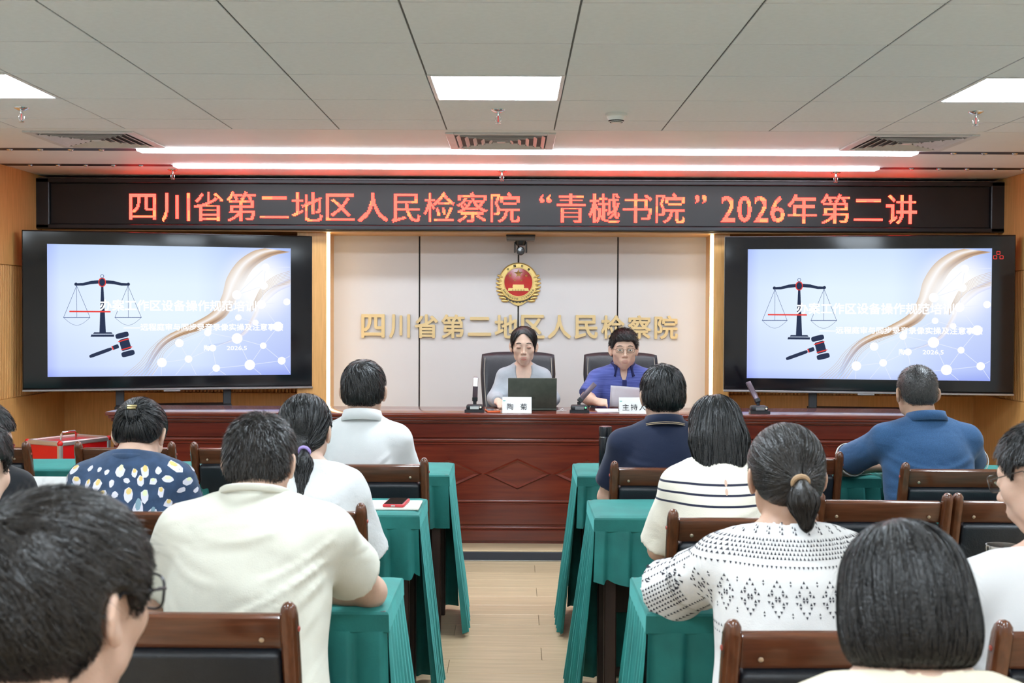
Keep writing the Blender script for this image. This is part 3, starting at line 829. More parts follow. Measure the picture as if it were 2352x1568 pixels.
for i, (x, d, lab) in enumerate(chair_spots):
    c = CH if i == 0 else copy_tree(CH)
    c.location = (x, d + .27, 0); c.rotation_euler = (0, 0, R(random.Random(i).uniform(-1.5, 1.5)))
    tag(c, lab, 'chair', 'dark wooden meeting chairs')

# ------------------------------------------------------------------ tables with green pleated cloths
velvet = mat('green_velvet', (.003, .118, .100), .72, var=.16, nscale=7, bump=.06, bscale=150, sheen=.3, col2=(.006, .15, .13))
velvet.node_tree.nodes['Principled BSDF'].inputs['Sheen Tint'].default_value = (.25, 1.0, .95, 1)
dark_wood = wood('table_wood', (.020, .010, .008), (.035, .017, .012), .4, 2, 5.0)
CL_Z = .757
def cloth(x0, x1, y0, y1, aisle, ends, label, seed):
    """top with a fascia band; near side short pleats, far side and ends long pleats"""
    rg = np.random.default_rng(seed)
    t = empty('tablecloth', ((x0 + x1) / 2, (y0 + y1) / 2, 0), 0, label, 'tablecloth', 'green pleated tablecloths')
    hx, hy = (x1 - x0) / 2, (y1 - y0) / 2
    # top: soft grid
    nx, ny = 60, 20
    V = []; F = []
    for j in range(ny + 1):
        for i in range(nx + 1):
            x = -hx + 2 * hx * i / nx; y = -hy + 2 * hy * j / ny
            e = min(hx - abs(x), hy - abs(y)); z = CL_Z - .006 * max(0, 1 - e / .012) + .0012 * math.sin(x * 9 + seed) * math.sin(y * 14 + seed)
            V.append((x, y, z))
    for j in range(ny):
        for i in range(nx): a = j * (nx + 1) + i; F.append((a, a + 1, a + nx + 2, a + nx + 1))
    mesh_obj('cloth_top', np_mesh('cloth_top', V, F), velvet, t)
    def side(a, b, n, drop0, drop1, flare, amp, pitch, kind, name, rag=0.0):
        a = np.array(a); b = np.array(b); L = np.linalg.norm(b - a); u = (b - a) / L; n = np.array(n)
        ns = max(8, int(L / .0075)); nz = 16
        V = []; F = []
        ph = rg.uniform(0, 1)
        for k in range(nz + 1):
            t_ = k / nz
            for i in range(ns + 1):
                s = L * i / ns
                q = s / pitch + ph + .12 * math.sin(s * 5 + seed) + (.05 * math.sin(3 * t_ + s * 3) if kind == 'knife' else 0)
                if kind == 'box':
                    fr = q - math.floor(q); w = (fr / .9) ** .6 if fr < .9 else (1 - fr) / .1
                else:
                    fr = q - math.floor(q); w = fr / .82 if fr < .82 else (1 - fr) / .18
                off = .004 + flare * t_ ** 1.1 + amp * (w - .5) * ((.12 + .88 * t_ ** .8) if kind != 'box' else (.30 + .70 * t_ ** .6)) + .01 * t_ * math.sin(s * 7 + seed)
                edge = min(1, min(s, L - s) / .03)
                z = drop0 + (drop1 + rag * (.5 + .5 * math.sin(s * 17 + seed)) * (1 - .7 * w) - drop0) * t_
                p = a + u * s + n * off + u * (s / L - .5) * 2 * flare * t_ * .5
                V.append((p[0], p[1], z))
        m = ns + 1
        for k in range(nz):
            for i in range(ns): c = k * m + i; F.append((c, c + m, c + m + 1, c + 1))
        o = mesh_obj(name, np_mesh(name, V, F), velvet, t)
        return o
    B = .055
    # fascia band, all four sides
    V = []; F = []; ring = []
    rnd = .010
    pts = [(-hx, -hy), (hx, -hy), (hx, hy), (-hx, hy)]
    for (zz, o_) in ((CL_Z - .006, .0), (CL_Z - .012, .004), (CL_Z - B, .0055), (CL_Z - B - .003, .003)):
        ring.append([(sx * (hx + o_), sy * (hy + o_), zz) for sx, sy in ((-1, -1), (1, -1), (1, 1), (-1, 1))])
    mb = MB()
    for k in range(3):
        A, Bq = ring[k], ring[k + 1]
        for i in range(4):
            j = (i + 1) % 4; mb.add([A[i], A[j], Bq[j], Bq[i]], [(0, 3, 2, 1)])
    mb.build('fascia_band', velvet, t)
    z0 = CL_Z - B + .002
    side((-hx, -hy), (hx, -hy), (0, -1), z0, .505, .014, .034, .086, 'box', 'near_skirt', .035)
    side((hx, hy), (-hx, hy), (0, 1), z0, .02, .05, .03, .075, 'knife', 'far_skirt')
    if 'L' in ends: side((-hx, hy), (-hx, -hy), (-1, 0), z0, .022, .07 if aisle == 'L' else .02, .034, .056, 'knife', 'end_skirt')
    if 'R' in ends: side((hx, -hy), (hx, hy), (1, 0), z0, .022, .07 if aisle == 'R' else .02, .034, .056, 'knife', 'end_skirt')
    # table under the cloth
    tb = empty('table', ((x0 + x1) / 2, (y0 + y1) / 2, 0), 0, 'dark wooden table under ' + label.replace('green pleated tablecloth', 'the green cloth').replace(' in the ', ', '), 'table', 'narrow meeting tables')
    MB().box((0, 0, .738), (2 * hx - .006, 2 * hy - .006, .026), .003).build('tabletop', dark_wood, tb)
    for sx in (-1, 1):
        for sy in (-1, 1): MB().box((sx * (hx - .06), sy * (hy - .045), .362), (.045, .045, .724), .004).build('leg', dark_wood, tb)
    MB().box((0, hy - .05, .50), (2 * hx - .18, .016, .38), .002).build('modesty_panel', dark_wood, tb)
    MB().box((0, 0, .12), (2 * hx - .14, .03, .03), .003).build('stretcher', dark_wood, tb)
cloth(-1.70, -.304, 5.50, 5.95, 'R', 'LR', 'green pleated tablecloth in the front row, left of the aisle', 1)
cloth(-3.12, -1.74, 5.62, 6.02, '', 'LR', 'green pleated tablecloth in the front row near the red box', 2)
cloth(-1.75, -.354, 4.40, 4.79, 'R', 'LR', 'green pleated tablecloth in the second row, left, with a phone on it', 3)
cloth(-3.17, -1.79, 4.40, 4.79, '', 'LR', 'green pleated tablecloth in the second row, far left, mostly hidden', 4)
cloth(-1.72, -.317, 2.97, 3.36, 'R', 'LR', 'green pleated tablecloth under the arm of the khaki shirted man', 5)
cloth(.294, 1.69, 5.50, 5.95, 'L', 'LR', 'green pleated tablecloth in the front row with a black thermos', 6)
cloth(1.73, 3.12, 5.50, 5.95, '', 'LR', 'green pleated tablecloth in front of the man in the blue polo', 7)
cloth(.297, 1.69, 4.36, 4.79, 'L', 'LR', 'green pleated tablecloth in the second row, right of the aisle', 8)
cloth(1.73, 3.12, 4.36, 4.79, '', 'LR', 'green pleated tablecloth in the second row, at the right edge', 9)
cloth(.335, 1.73, 2.97, 3.38, 'L', 'LR', 'green pleated tablecloth in front of the woman in the patterned blouse', 10)
# ------------------------------------------------------------------ implicit bodies
def smin(a, b, k):
    h = np.clip(.5 + .5 * (b - a) / k, 0, 1)
    return b * (1 - h) + a * h - k * h * (1 - h)
def smax(a, b, k): return -smin(-a, -b, k)
def rc(p, a, b, ra, rb):
    a = np.asarray(a, np.float32); b = np.asarray(b, np.float32)
    ba = b - a; pa = p - a
    t = np.clip(pa @ ba / (ba @ ba), 0, 1)
    return np.linalg.norm(pa - t[:, None] * ba, axis=1) - (ra + (rb - ra) * t)
def ell(p, c, r, Rm=None):
    q = p - np.asarray(c, np.float32)
    if Rm is not None: q = q @ Rm
    r = np.asarray(r, np.float32)
    q = q / r
    k0 = np.linalg.norm(q, axis=1); k1 = np.linalg.norm(q / r, axis=1) + 1e-9
    return k0 * (k0 - 1) / k1
def rotm(rx=0, ry=0, rz=0):
    return np.array(Euler((R(rx), R(ry), R(rz))).to_matrix(), np.float32)

def surf(sdf, lo, hi, h, blk=5):
    """surface nets of sdf inside the box, evaluated only near the surface"""
    lo = np.asarray(lo, float); hi = np.asarray(hi, float)
    nb = np.maximum(1, np.ceil((hi - lo) / (h * blk)).astype(int))
    n = nb * blk
    bc = np.stack(np.meshgrid(*[lo[i] + (np.arange(nb[i]) + .5) * h * blk for i in range(3)], indexing='ij'), -1)
    cv = sdf(bc.reshape(-1, 3).astype(np.float32)).reshape(nb)
    V = np.repeat(np.repeat(np.repeat(cv, blk, 0), blk, 1), blk, 2).astype(np.float32)
    act = np.abs(cv) < h * blk * 1.35
    A = np.repeat(np.repeat(np.repeat(act, blk, 0), blk, 1), blk, 2)
    idx = np.argwhere(A)
    V[A] = sdf((lo + idx * h).astype(np.float32))
    S = V < 0
    ch = np.zeros(n - 1, np.int8)
    corners = [(i, j, k) for i in (0, 1) for j in (0, 1) for k in (0, 1)]
    for i, j, k in corners:
        ch += S[i:n[0] - 1 + i, j:n[1] - 1 + j, k:n[2] - 1 + k]
    cell = (ch > 0) & (ch < 8)
    ci = np.argwhere(cell)
    if len(ci) == 0: return np.zeros((0, 3), np.float32), np.zeros((0, 4), np.int32)
    vid = np.full(n - 1, -1, np.int32); vid[cell] = np.arange(len(ci))
    acc = np.zeros((len(ci), 3)); cnt = np.zeros(len(ci))
    for a, b in [((0, 0, 0), (1, 0, 0)), ((0, 1, 0), (1, 1, 0)), ((0, 0, 1), (1, 0, 1)), ((0, 1, 1), (1, 1, 1)),
                 ((0, 0, 0), (0, 1, 0)), ((1, 0, 0), (1, 1, 0)), ((0, 0, 1), (0, 1, 1)), ((1, 0, 1), (1, 1, 1)),
                 ((0, 0, 0), (0, 0, 1)), ((1, 0, 0), (1, 0, 1)), ((0, 1, 0), (0, 1, 1)), ((1, 1, 0), (1, 1, 1))]:
        a = np.array(a); b = np.array(b)
        va = V[tuple((ci + a).T)]; vb = V[tuple((ci + b).T)]
        m = (va < 0) != (vb < 0)
        t = np.where(m, va / np.where(m, va - vb, 1), 0)
        acc += np.where(m[:, None], a + t[:, None] * (b - a), 0); cnt += m
    P = (lo + (ci + acc / cnt[:, None]) * h).astype(np.float32)
    F = []
    for ax in range(3):
        u, v = (ax + 1) % 3, (ax + 2) % 3
        sl0 = [slice(1, n[i] - 1) for i in range(3)]; sl1 = list(sl0)
        sl0[ax] = slice(0, n[ax] - 1); sl1[ax] = slice(1, n[ax])
        s0 = S[tuple(sl0)]; s1 = S[tuple(sl1)]
        for flip, msk in ((False, s0 & ~s1), (True, ~s0 & s1)):
            e = np.argwhere(msk)
            if len(e) == 0: continue
            off = np.ones(3, int); off[ax] = 0
            e = e + off
            du = np.zeros(3, int); du[u] = 1; dv = np.zeros(3, int); dv[v] = 1
            q = [vid[tuple((e - du - dv).T)], vid[tuple((e - dv).T)], vid[tuple(e.T)], vid[tuple((e - du).T)]]
            q = np.stack(q if not flip else q[::-1], 1)
            F.append(q[(q >= 0).all(1)])
    F = np.concatenate(F) if F else np.zeros((0, 4), np.int32)
    return P, F

def relax(V, F, it=2, w=.5):
    V = V.copy()
    if len(F) == 0: return V
    E = np.concatenate([F[:, [0, 1]], F[:, [1, 2]], F[:, [2, 3]], F[:, [3, 0]]])
    for _ in range(it):
        s = np.zeros_like(V); c = np.zeros(len(V), np.float32)
        np.add.at(s, E[:, 0], V[E[:, 1]]); np.add.at(c, E[:, 0], 1)
        np.add.at(s, E[:, 1], V[E[:, 0]]); np.add.at(c, E[:, 1], 1)
        V = V * (1 - w) + w * s / np.maximum(c, 1)[:, None]
    return V

def grad(sdf, p, e=.002):
    d0 = sdf(p)
    g = np.stack([sdf(p + np.eye(3, dtype=np.float32)[i] * e) - d0 for i in range(3)], 1)
    return d0, g / (np.linalg.norm(g, axis=1)[:, None] + 1e-9)

def join(parts):
    V = []; F = []; b = 0
    for v, f in parts:
        if len(v) == 0: continue
        V.append(v); F.append(f + b); b += len(v)
    return np.concatenate(V), np.concatenate(F)

def march(sdf, o, d, n=40, far=1.2):
    """sphere trace rays o+t*d; returns points and hit mask"""
    t = np.zeros(len(o), np.float32)
    for _ in range(n):
        t = np.minimum(t + sdf((o + t[:, None] * d).astype(np.float32)) * .9, far)
    p = (o + t[:, None] * d).astype(np.float32)
    return p, np.abs(sdf(p)) < .004

# ---- head in its own frame: x right, y forward, z up, origin between the ears
def head_sdf(q, fem=False, scale=1.0, jaw=1.0):
    x = np.abs(q[:, 0]); s = np.stack([x, q[:, 1], q[:, 2]], 1)
    d = ell(s, (0, -.014, .036), (.077, .098, .083))
    d = smin(d, ell(s, (0, .026, -.026), (.061 * jaw, .064, .080)), .03)
    d = smin(d, ell(s, (0, .060, -.094), (.021 * jaw, .022, .020)), .03)
    d = smin(d, ell(s, (.043 * jaw, .014, -.056), (.017, .03, .026)), .03)
    d = smin(d, ell(s, (.040, .056, -.014), (.024, .022, .020)), .025)
    d = smin(d, rc(s, (0, .082, .034), (.042, .067, .031), .011, .009), .018)
    d = smax(d, -ell(s, (.032, .110, .010), (.020, .020, .0125)), .014)
    d = smin(d, ell(s, (.0315, .0785, .010), (.0165, .0125, .0112)), .006)
    tip = .1125 if fem else .1165
    d = smin(d, rc(s, (0, .086, .024), (0, tip - .007, -.018), .0058, .0085), .012)
    d = smin(d, ell(s, (0, tip - .0065, -.0215), (.0098, .0105, .0085)), .008)
    d = smin(d, ell(s, (.0125, .096, -.0255), (.0072, .010, .0068)), .006)
    d = smin(d, ell(s, (0, .080, -.058), (.028, .019, .024)), .02)
    d = smin(d, ell(s, (0, .0945, -.0535), (.021, .0075, .0052)), .006)
    d = smin(d, ell(s, (0, .0935, -.0635), (.0175, .008, .0058)), .006)
    d = smax(d, -ell(s, (0, .1065, -.0585), (.023, .006, .0012)), .003)
    e = ell(s, (.0835, -.015, -.002), (.0078, .0190, .0305), rotm(8, 0, 30))
    e = smax(e, -ell(s, (.0920, -.008, .002), (.0085, .011, .0195), rotm(8, 0, 30)), .006)
    e = smin(e, ell(s, (.079, -.003, -.026), (.007, .009, .011)), .008)
    return smin(d, e, .007)

class Rig: pass

def make_rig(nz=1.04, lean=.06, sw=.19, g=1.0, head=(0, .04, .135), hp=8, hy=0, hr=0, hs=1.0, fem=False,
             elbow=None, wrist=None, twist=0, jaw=1.0, px=0.0, table=.76, neckr=.056, wl=None):
    r = Rig()
    r.P = np.array([px, 0, .56]); r.N = np.array([0, lean, nz]); r.sw = sw; r.g = g; r.fem = fem; r.hs = hs; r.jaw = jaw
    r.H = r.N + np.array(head)
    r.Rh = np.array((Matrix.Rotation(R(hy), 3, 'Z') @ Matrix.Rotation(R(-hp), 3, 'X') @ Matrix.Rotation(R(hr), 3, 'Y')), np.float32)
    Rt = np.array(Matrix.Rotation(R(twist), 3, 'Z'))
    r.S = {}; r.E = {}; r.Wr = {}
    for s in (-1, 1):
        r.S[s] = r.N + Rt @ np.array([s * (sw - .035), -.005, -.065])
        r.E[s] = np.array(elbow[s]) if elbow and s in elbow else r.N + Rt @ np.array([s * (sw + .03), .1, 0]) * [1, 1, 0] + [0, 0, -r.N[2] + nz - .30]
        r.Wr[s] = np.array(wrist[s]) if wrist and s in wrist else np.array([s * .1, lean + .34, table + .035])
    r.neckr = neckr
    return r

def torso_sdf(p, r, o=0.0):
    P, N, sw, g = r.P, r.N, r.sw, r.g
    ax = N - P; L = np.linalg.norm(ax)
    tilt = math.degrees(math.atan2(ax[1], ax[2]))
    Rm = rotm(-tilt)
    m = lambda t: P + ax * t
    d = ell(p, m(.06), (.175 * g + o, .13 * g + o, .13 + o), Rm)
    d = smin(d, ell(p, m(.36) + [0, .008, 0], (.152 * g + o, .118 * g + o, .19 + o), Rm), .07)
    d = smin(d, ell(p, m(.70), (sw * .86 + o, .112 * (.5 + .5 * g) + o, .175 + o), Rm), .07)
    for s in (-1, 1):
        d = smin(d, rc(p, N + [s * .03, -.008, -.012], r.S[s] + [0, 0, .006], .046 + o, .05 + o), .05)
        if r.fem: d = smin(d, ell(p, m(.66) + [s * .07, .095, 0], (.06 + o, .05 + o, .06 + o)), .05)
    return d

def arm_sdf(p, r, s, o=0.0):
    d = rc(p, r.S[s], r.E[s], .05 * (.6 + .4 * r.g) * (.9 if r.fem else 1) + o, .04 * (.9 if r.fem else 1) + o)
    return d
def fore_sdf(p, r, s):
    f = .88 if r.fem else 1
    d = rc(p, r.E[s], r.E[s] * .72 + r.Wr[s] * .28, .039 * f, .042 * f)
    return smin(d, rc(p, r.E[s] * .72 + r.Wr[s] * .28, r.Wr[s], .041 * f, .025 * f), .02)

def hand_sdf(p, r, s, grip=None):
    """palm with five fingers, lying on the table or gripping a sheet"""
    W = r.Wr[s]; fd = W - r.E[s]; fd = fd / np.linalg.norm(fd)
    if grip is None:
        f = np.array([fd[0] * .6 - s * .25, abs(fd[1]) + .15 if fd[1] >= 0 else fd[1], -.12]); up = np.array([0, 0, 1.])
    else: f, up = np.array(grip[0], float), np.array(grip[1], float)
    f = f / np.linalg.norm(f)
    sd = np.cross(f, up); sd /= np.linalg.norm(sd); up = np.cross(sd, f)
    k = .92 if r.fem else 1.0
    pt = lambda a, b, c: W + (f * a + sd * b * -s + up * c) * k      # b>0 towards the thumb
    d = ell(p, pt(.052, 0, 0), np.array((.042, .016, .052)) * k, np.stack([sd, up, f], 1).astype(np.float32))
    d = smin(d, rc(p, W, pt(.03, 0, 0), .025 * k, .024 * k), .02)
    curl = 1.0 if grip is None else 2.3
    for i, (b, L) in enumerate(((.028, .072), (.0095, .08), (-.0095, .074), (-.027, .058))):
        a0 = pt(.09, b, .002)
        ang = .35 * curl; a1 = a0 + (f * math.cos(ang) - up * math.sin(ang) + sd * b * -s * 1.2) * L * .45 * k
        ang = .85 * curl * .75; a2 = a1 + (f * math.cos(ang) - up * math.sin(ang)) * L * .32 * k
        ang = 1.2 * curl * .7; a3 = a2 + (f * math.cos(ang) - up * math.sin(ang)) * L * .25 * k
        q = np.minimum(rc(p, a0, a1, .0095 * k, .0088 * k), np.minimum(rc(p, a1, a2, .0088 * k, .008 * k), rc(p, a2, a3, .008 * k, .007 * k)))
        d = smin(d, q, .006)
    t0 = pt(.025, .025, -.004); t1 = pt(.055, .05, -.012); t2 = pt(.085, .052, -.018)
    d = smin(d, np.minimum(rc(p, t0, t1, .013 * k, .0105 * k), rc(p, t1, t2, .0105 * k, .0085 * k)), .01)
    return d

def head_w(p, r): return ((p - r.H.astype(np.float32)) @ r.Rh) / r.hs
def h2w(q, r): return (np.asarray(q) * r.hs) @ r.Rh.T + r.H

def upper_sdf(p, r):
    d = head_sdf(head_w(p, r), r.fem, 1, r.jaw) * r.hs
    a = h2w((0, -.03, -.03), r)
    nk = rc(p, a, r.N + [0, -.008, -.02], r.neckr * .98, r.neckr * 1.08)
    d = smin(d, nk, .025)
    return smin(d, torso_sdf(p, r), .035)

def legs_sdf(p, r, o=0.0):
    d = ell(p, r.P + [0, 0, -.02], (.17 * r.g + o, .13 * r.g + o, .11 + o))
    for s in (-1, 1):
        hip = r.P + [s * .09, .02, -.025]; kn = r.P + [s * .11, .42, -.05]; an = np.array([r.P[0] + s * .11, .4, .09])
        d = smin(d, rc(p, hip, kn, .082 * (.5 + .5 * r.g) + o, .056 + o), .05)
        d = smin(d, rc(p, kn, an, .054 + o, .038 + o), .03)
    return d

def wrinkle(p, amp, seed, sc=1.0):
    x, y, z = p[:, 0] * sc, p[:, 1] * sc, p[:, 2] * sc
    a = np.sin(31 * z + 9 * x + 3.1 * np.sin(11 * x + seed) + seed) * np.sin(13 * x + 7 * y + seed * 2.1)
    b = np.sin(23 * (x + z) + 2.3 * np.sin(9 * z - seed) + seed * .7) * np.sin(8 * (x - z) + seed)
    c = np.sin(47 * (z - x * .5) + 2.6 * np.sin(15 * x) + seed * 3)
    return amp * (.55 * a + .55 * b + .22 * c)

def fold_lines(p, L):
    """pressed ridges given as (x0,z0,x1,z1,height,width) on the garment's back and front"""
    h = np.zeros(len(p), np.float32); q = p[:, [0, 2]]
    for x0, z0, x1, z1, a, w in L:
        s = np.array([x0, z0], np.float32); v = np.array([x1 - x0, z1 - z0], np.float32)
        t = np.clip((q - s) @ v / (v @ v), 0, 1)
        sag = np.stack([np.zeros_like(t), -.012 * np.sin(t * PI)], 1)
        d = np.linalg.norm(q - s - t[:, None] * v - sag, axis=1)
        h += a * np.sqrt(np.maximum(0, np.sin(np.clip(t * 1.1, 0, 1) * PI))) * (np.exp(-(d / w) ** 2) - .5 * np.exp(-((d - 2 * w) / w) ** 2))
    return h
def rand_folds(nz, sw, seed, n=7, a=.005, w=.007):
    rg = random.Random(seed); L = []
    for k in range(n):
        s = rg.choice((-1, 1)); z = nz - rg.uniform(.06, .32)
        L.append((s * sw * rg.uniform(.75, 1.0), z, s * sw * rg.uniform(-.2, .35), z - rg.uniform(-.01, .11), a * rg.uniform(.6, 1.2), w * rg.uniform(.8, 1.5)))
    return L
def inside_cut(V, F, sdf, th):
    """drop faces that lie inside sdf (hidden under skin)"""
    ins = sdf(V) < th
    return F[~ins[F].all(1)]

# ---- hair
def strands(sdf, seeds, field, L, steps=6, w=.002, lift=(0, .003), up=0.0, jit=.12, taper=.35, follow=1.0, seed=0, keep=None):
    rng = np.random.default_rng(seed)
    n = len(seeds); P = seeds.astype(np.float32)
    L = np.broadcast_to(np.asarray(L, np.float32), (n,)) * rng.uniform(.7, 1.15, n).astype(np.float32)
    off = rng.uniform(lift[0], lift[1], n).astype(np.float32)
    rnd = rng.normal(0, jit, (n, 3)).astype(np.float32)
    roll = rng.normal(0, .55, n).astype(np.float32)
    ww = w * rng.uniform(.6, 1.3, n).astype(np.float32)
    pts = []; nrm = []; dr = []
    for k in range(steps + 1):
        d, g = grad(sdf, P)
        if follow > 0: P = P - g * ((d - off - up * k * L / steps) * follow)[:, None]
        f = field(P, g) + rnd
        f = f - g * np.sum(f * g, 1)[:, None] * follow
        f /= np.linalg.norm(f, axis=1)[:, None] + 1e-9
        pts.append(P); nrm.append(g); dr.append(f)
        P = P + (f + g * up) * (L / steps)[:, None]
    if keep is not None:
        ok = np.ones(n, bool)
        for q in pts: ok &= keep(q)
        pts = [q[ok] for q in pts]; nrm = [q[ok] for q in nrm]; dr = [q[ok] for q in dr]; roll = roll[ok]; ww = ww[ok]; n = int(ok.sum())
    V = []
    for k in range(steps + 1):
        s = np.cross(dr[k], nrm[k]); s /= np.linalg.norm(s, axis=1)[:, None] + 1e-9
        s = s * np.cos(roll)[:, None] + nrm[k] * np.sin(roll)[:, None]
        t = k / steps
        q = ww * (1 - (1 - taper) * t ** 2) * (.5 + .5 * min(1, t * 4))
        V.append(np.stack([pts[k] - s * q[:, None] * .5, pts[k] + s * q[:, None] * .5], 1))
    V = np.stack(V, 1).reshape(n, -1, 3)          # n, (steps+1)*2, 3
    m = (steps + 1) * 2
    base = (np.arange(n) * m)[:, None, None]
    quad = np.array([[2 * k, 2 * k + 1, 2 * k + 3, 2 * k + 2] for k in range(steps)])[None]
    return V.reshape(-1, 3), (base + quad).reshape(-1, 4)

def pick(V, n, cond=None, seed=0):
    rng = np.random.default_rng(seed)
    if cond is not None: V = V[cond]
    return V[rng.integers(0, len(V), n)] + rng.normal(0, .002, (n, 3)).astype(np.float32)

CAPC = (0, -.016, .036)
def ear_zone(q):
    s = np.stack([np.abs(q[:, 0]), q[:, 1], q[:, 2]], 1)
    return ell(s, (.094, -.010, -.006), (.026, .024, .038), rotm(8, 0, 34))
def hairline(y, back=-.07, front=.078, side=.0):
    """lowest z of the hair for a given y (head frame)"""
    return np.interp(y, [-.14, -.075, -.05, -.03, -.012, .012, .03, .05, .062, .12], [back, back, back + .012, side - .012, side + .02, side + .03, side + .004, side + .03, front - .018, front])

def hair_sdf_fn(kind, **k):
    t = k.get('t', .011)
    def cap(q, t, back=-.07, front=.078, side=.0):
        d = ell(q, CAPC, (.077 + t, .099 + t * 1.05, .083 + t * 1.15))
        d = smin(d, ell(q, (0, -.035, -.015), (.066 + t * .8, .068 + t, .06)), .03)
        return smax(d, hairline(q[:, 1], back, front, side) - q[:, 2], .008)
    if kind == 'short':
        def f(q):
            d = cap(q, t, k.get('back', -.06), k.get('front', .078), k.get('side', 0))
            tt = k.get('top', 0)
            if tt: d = smin(d, ell(q, (0, .012, .090), (.064, .076, .026 + tt)), .03)
            return smax(d, -ear_zone(q), .004)
    elif kind == 'tied':
        tie = np.array(k.get('tie', (0, -.122, -.005)), np.float32); tail = k.get('tail', .1); tr = k.get('tr', .022); tdir = np.array(k.get('tdir', (0, -.25, -1)), np.float32)
        def f(q):
            d = smax(cap(q, t, -.062, .082, .0), -ear_zone(q), .004)
            d = smin(d, rc(q, (0, -.09, tie[2]), tie, .045, .016), .03)
            u = tdir / np.linalg.norm(tdir)
            if tail:
                c1 = tie + np.array([0, -.022, -.012], np.float32); c2 = c1 + u * .035
                d = np.minimum(d, smin(smin(rc(q, tie, c1, .013, .012), rc(q, c1, c2, .012, tr), .008), rc(q, c2, c1 + u * tail, tr, tr * .45), .02))
            return d
    elif kind == 'bob':
        dn = k.get('down', -.098)
        def f(q):
            d = ell(q, (0, -.014, .03), (.092, .11, .097))
            d = smin(d, ell(q, (0, -.022, -.045), (.096, .096, .078)), .05)
            d = smax(d, dn + .3 * np.maximum(q[:, 1], 0) * 0 - q[:, 2], .02)
            face = ell(q, (0, .12, -.04), (.066, .085, .115))
            d = smax(d, -face, .01)
            return smax(d, -ell(q, (0, .0, -.12), (.05, .07, .07)), .01)
    elif kind == 'long':
        dn = k.get('down', -.27)
        def f(q):
            d = ell(q, (0, -.014, .034), (.089, .108, .094))
            d = smin(d, ell(q, (0, -.035, -.05), (.086, .085, .1)), .04)
            wv = .006 * np.sin(q[:, 0] * 55 + 1.0)
            sh = rc(q * np.array([.55, 1.15, 1], np.float32), (0, -.085, -.03), (0, -.125, dn + .05), .055, .03)
            d = smin(d, sh + wv, .04)
            d = smax(d, (dn + .35 * np.abs(q[:, 0]) + .012 * np.sin(q[:, 0] * 90)) - q[:, 2], .02)
            face = ell(q, (0, .12, -.04), (.066, .095, .115))
            return smax(d, -face, .01)
    elif kind == 'presenter':       # woman, parted and tied low behind
        def f(q):
            d = ell(q, (0, -.018, .040), (.086, .104, .090))
            d = smin(d, ell(q, (0, -.035, -.012), (.074, .075, .06)), .03)
            # hairline: an arch round the face
            ax_ = np.abs(q[:, 0] - .004)
            arch = np.interp(ax_, [0, .02, .045, .060, .070, .085], [.094, .090, .070, .035, .0, -.03])
            cut = np.where(q[:, 1] > .012, arch - q[:, 2], np.where(q[:, 1] > -.03, -.012 - q[:, 2], -.065 - q[:, 2]))
            d = smax(d, cut, .004)
            d = smax(d, -ear_zone(q) - .006, .004)
            return smin(d, ell(q, (0, -.112, -.035), (.040, .032, .035)), .02)
    return f

def hair_field(kind, **k):
    if kind == 'tied':
        tie = np.array(k.get('tie', (0, -.122, -.005)), np.float32)
        def f(p, g):
            v = tie - p; n = np.linalg.norm(v, axis=1)[:, None]
            return np.where((p[:, 1] > tie[1] - .006)[:, None], v / n, np.array([0, -.2, -1], np.float32))
        return f
    if kind == 'crown':      # men's short hair: away from the whorl, forward on top, down at the sides
        c = np.array(k.get('whorl', (.01, -.075, .1)), np.float32)
        def f(p, g):
            v = p - c; n = np.linalg.norm(v, axis=1)[:, None]
            v = v / n
            sp = np.cross(np.array([0, 0, 1], np.float32), v) * .35
            return v + sp + np.array([0, .15, -.35], np.float32)
        return f
    c = np.array(k.get('part', (.0, -.03, .13)), np.float32)
    def f(p, g):
        v = p - c; n = np.linalg.norm(v, axis=1)[:, None]
        return v / n * np.where(n < .09, 1, .25) + np.array([0, 0, -1], np.float32)
    return f

def decal_mesh(r, pts2, off=.0012, sdf=None):
    """grid of head-frame (x,z) points projected onto the face; pts2 (rows, cols, 2)"""
    pts2 = np.asarray(pts2, np.float32); a, b, _ = pts2.shape
    q = pts2.reshape(-1, 2)
    o = np.stack([q[:, 0], np.full(len(q), .2), q[:, 1]], 1).astype(np.float32); d = np.tile(np.array([0, -1, 0], np.float32), (len(q), 1))
    f = lambda x: head_sdf(x, r.fem, 1, r.jaw)
    p, _ = march(f, o, d, 60)
    p[:, 1] += off
    F = [[i * b + j, i * b + j + 1, (i + 1) * b + j + 1, (i + 1) * b + j] for i in range(a - 1) for j in range(b - 1)]
    return h2w(p, r).astype(np.float32), np.array(F)[:, ::-1]

def band(cx, cz, w, h, curve=0.0, n=9, rows=4, taper=1.0, tilt=0.0, up=None, lo=None):
    """almond or brow shaped patch"""
    g = []
    for i in range(rows):
        row = []
        for j in range(n):
            u = -1 + 2 * j / (n - 1); e = (1 - abs(u) ** 2.2) ** .6 * taper + (1 - taper)
            v = -1 + 2 * i / (rows - 1)
            row.append((cx + u * w / 2, cz + curve * (1 - u * u) + tilt * u + v * h / 2 * e))
        g.append(row)
    return np.array(g)

SKIN = {}
def skin(i=0):
    cols = [(.60, .37, .26), (.66, .43, .32), (.52, .31, .21), (.70, .48, .37)]
    return mat('skin_%d' % i, cols[i], .48, var=.07, nscale=30, sss=.12, bump=.08, bscale=260, spec=.4)
HAIR = None
def hair_mat(i=0):
    cols = [(.006, .006, .0065), (.010, .009, .009), (.030, .027, .026), (.016, .0125, .0105)]
    return mat('hair_%d' % i, cols[i], .34, var=.35, nscale=60, bump=.25, bscale=220, spec=.55, rvar=.08)

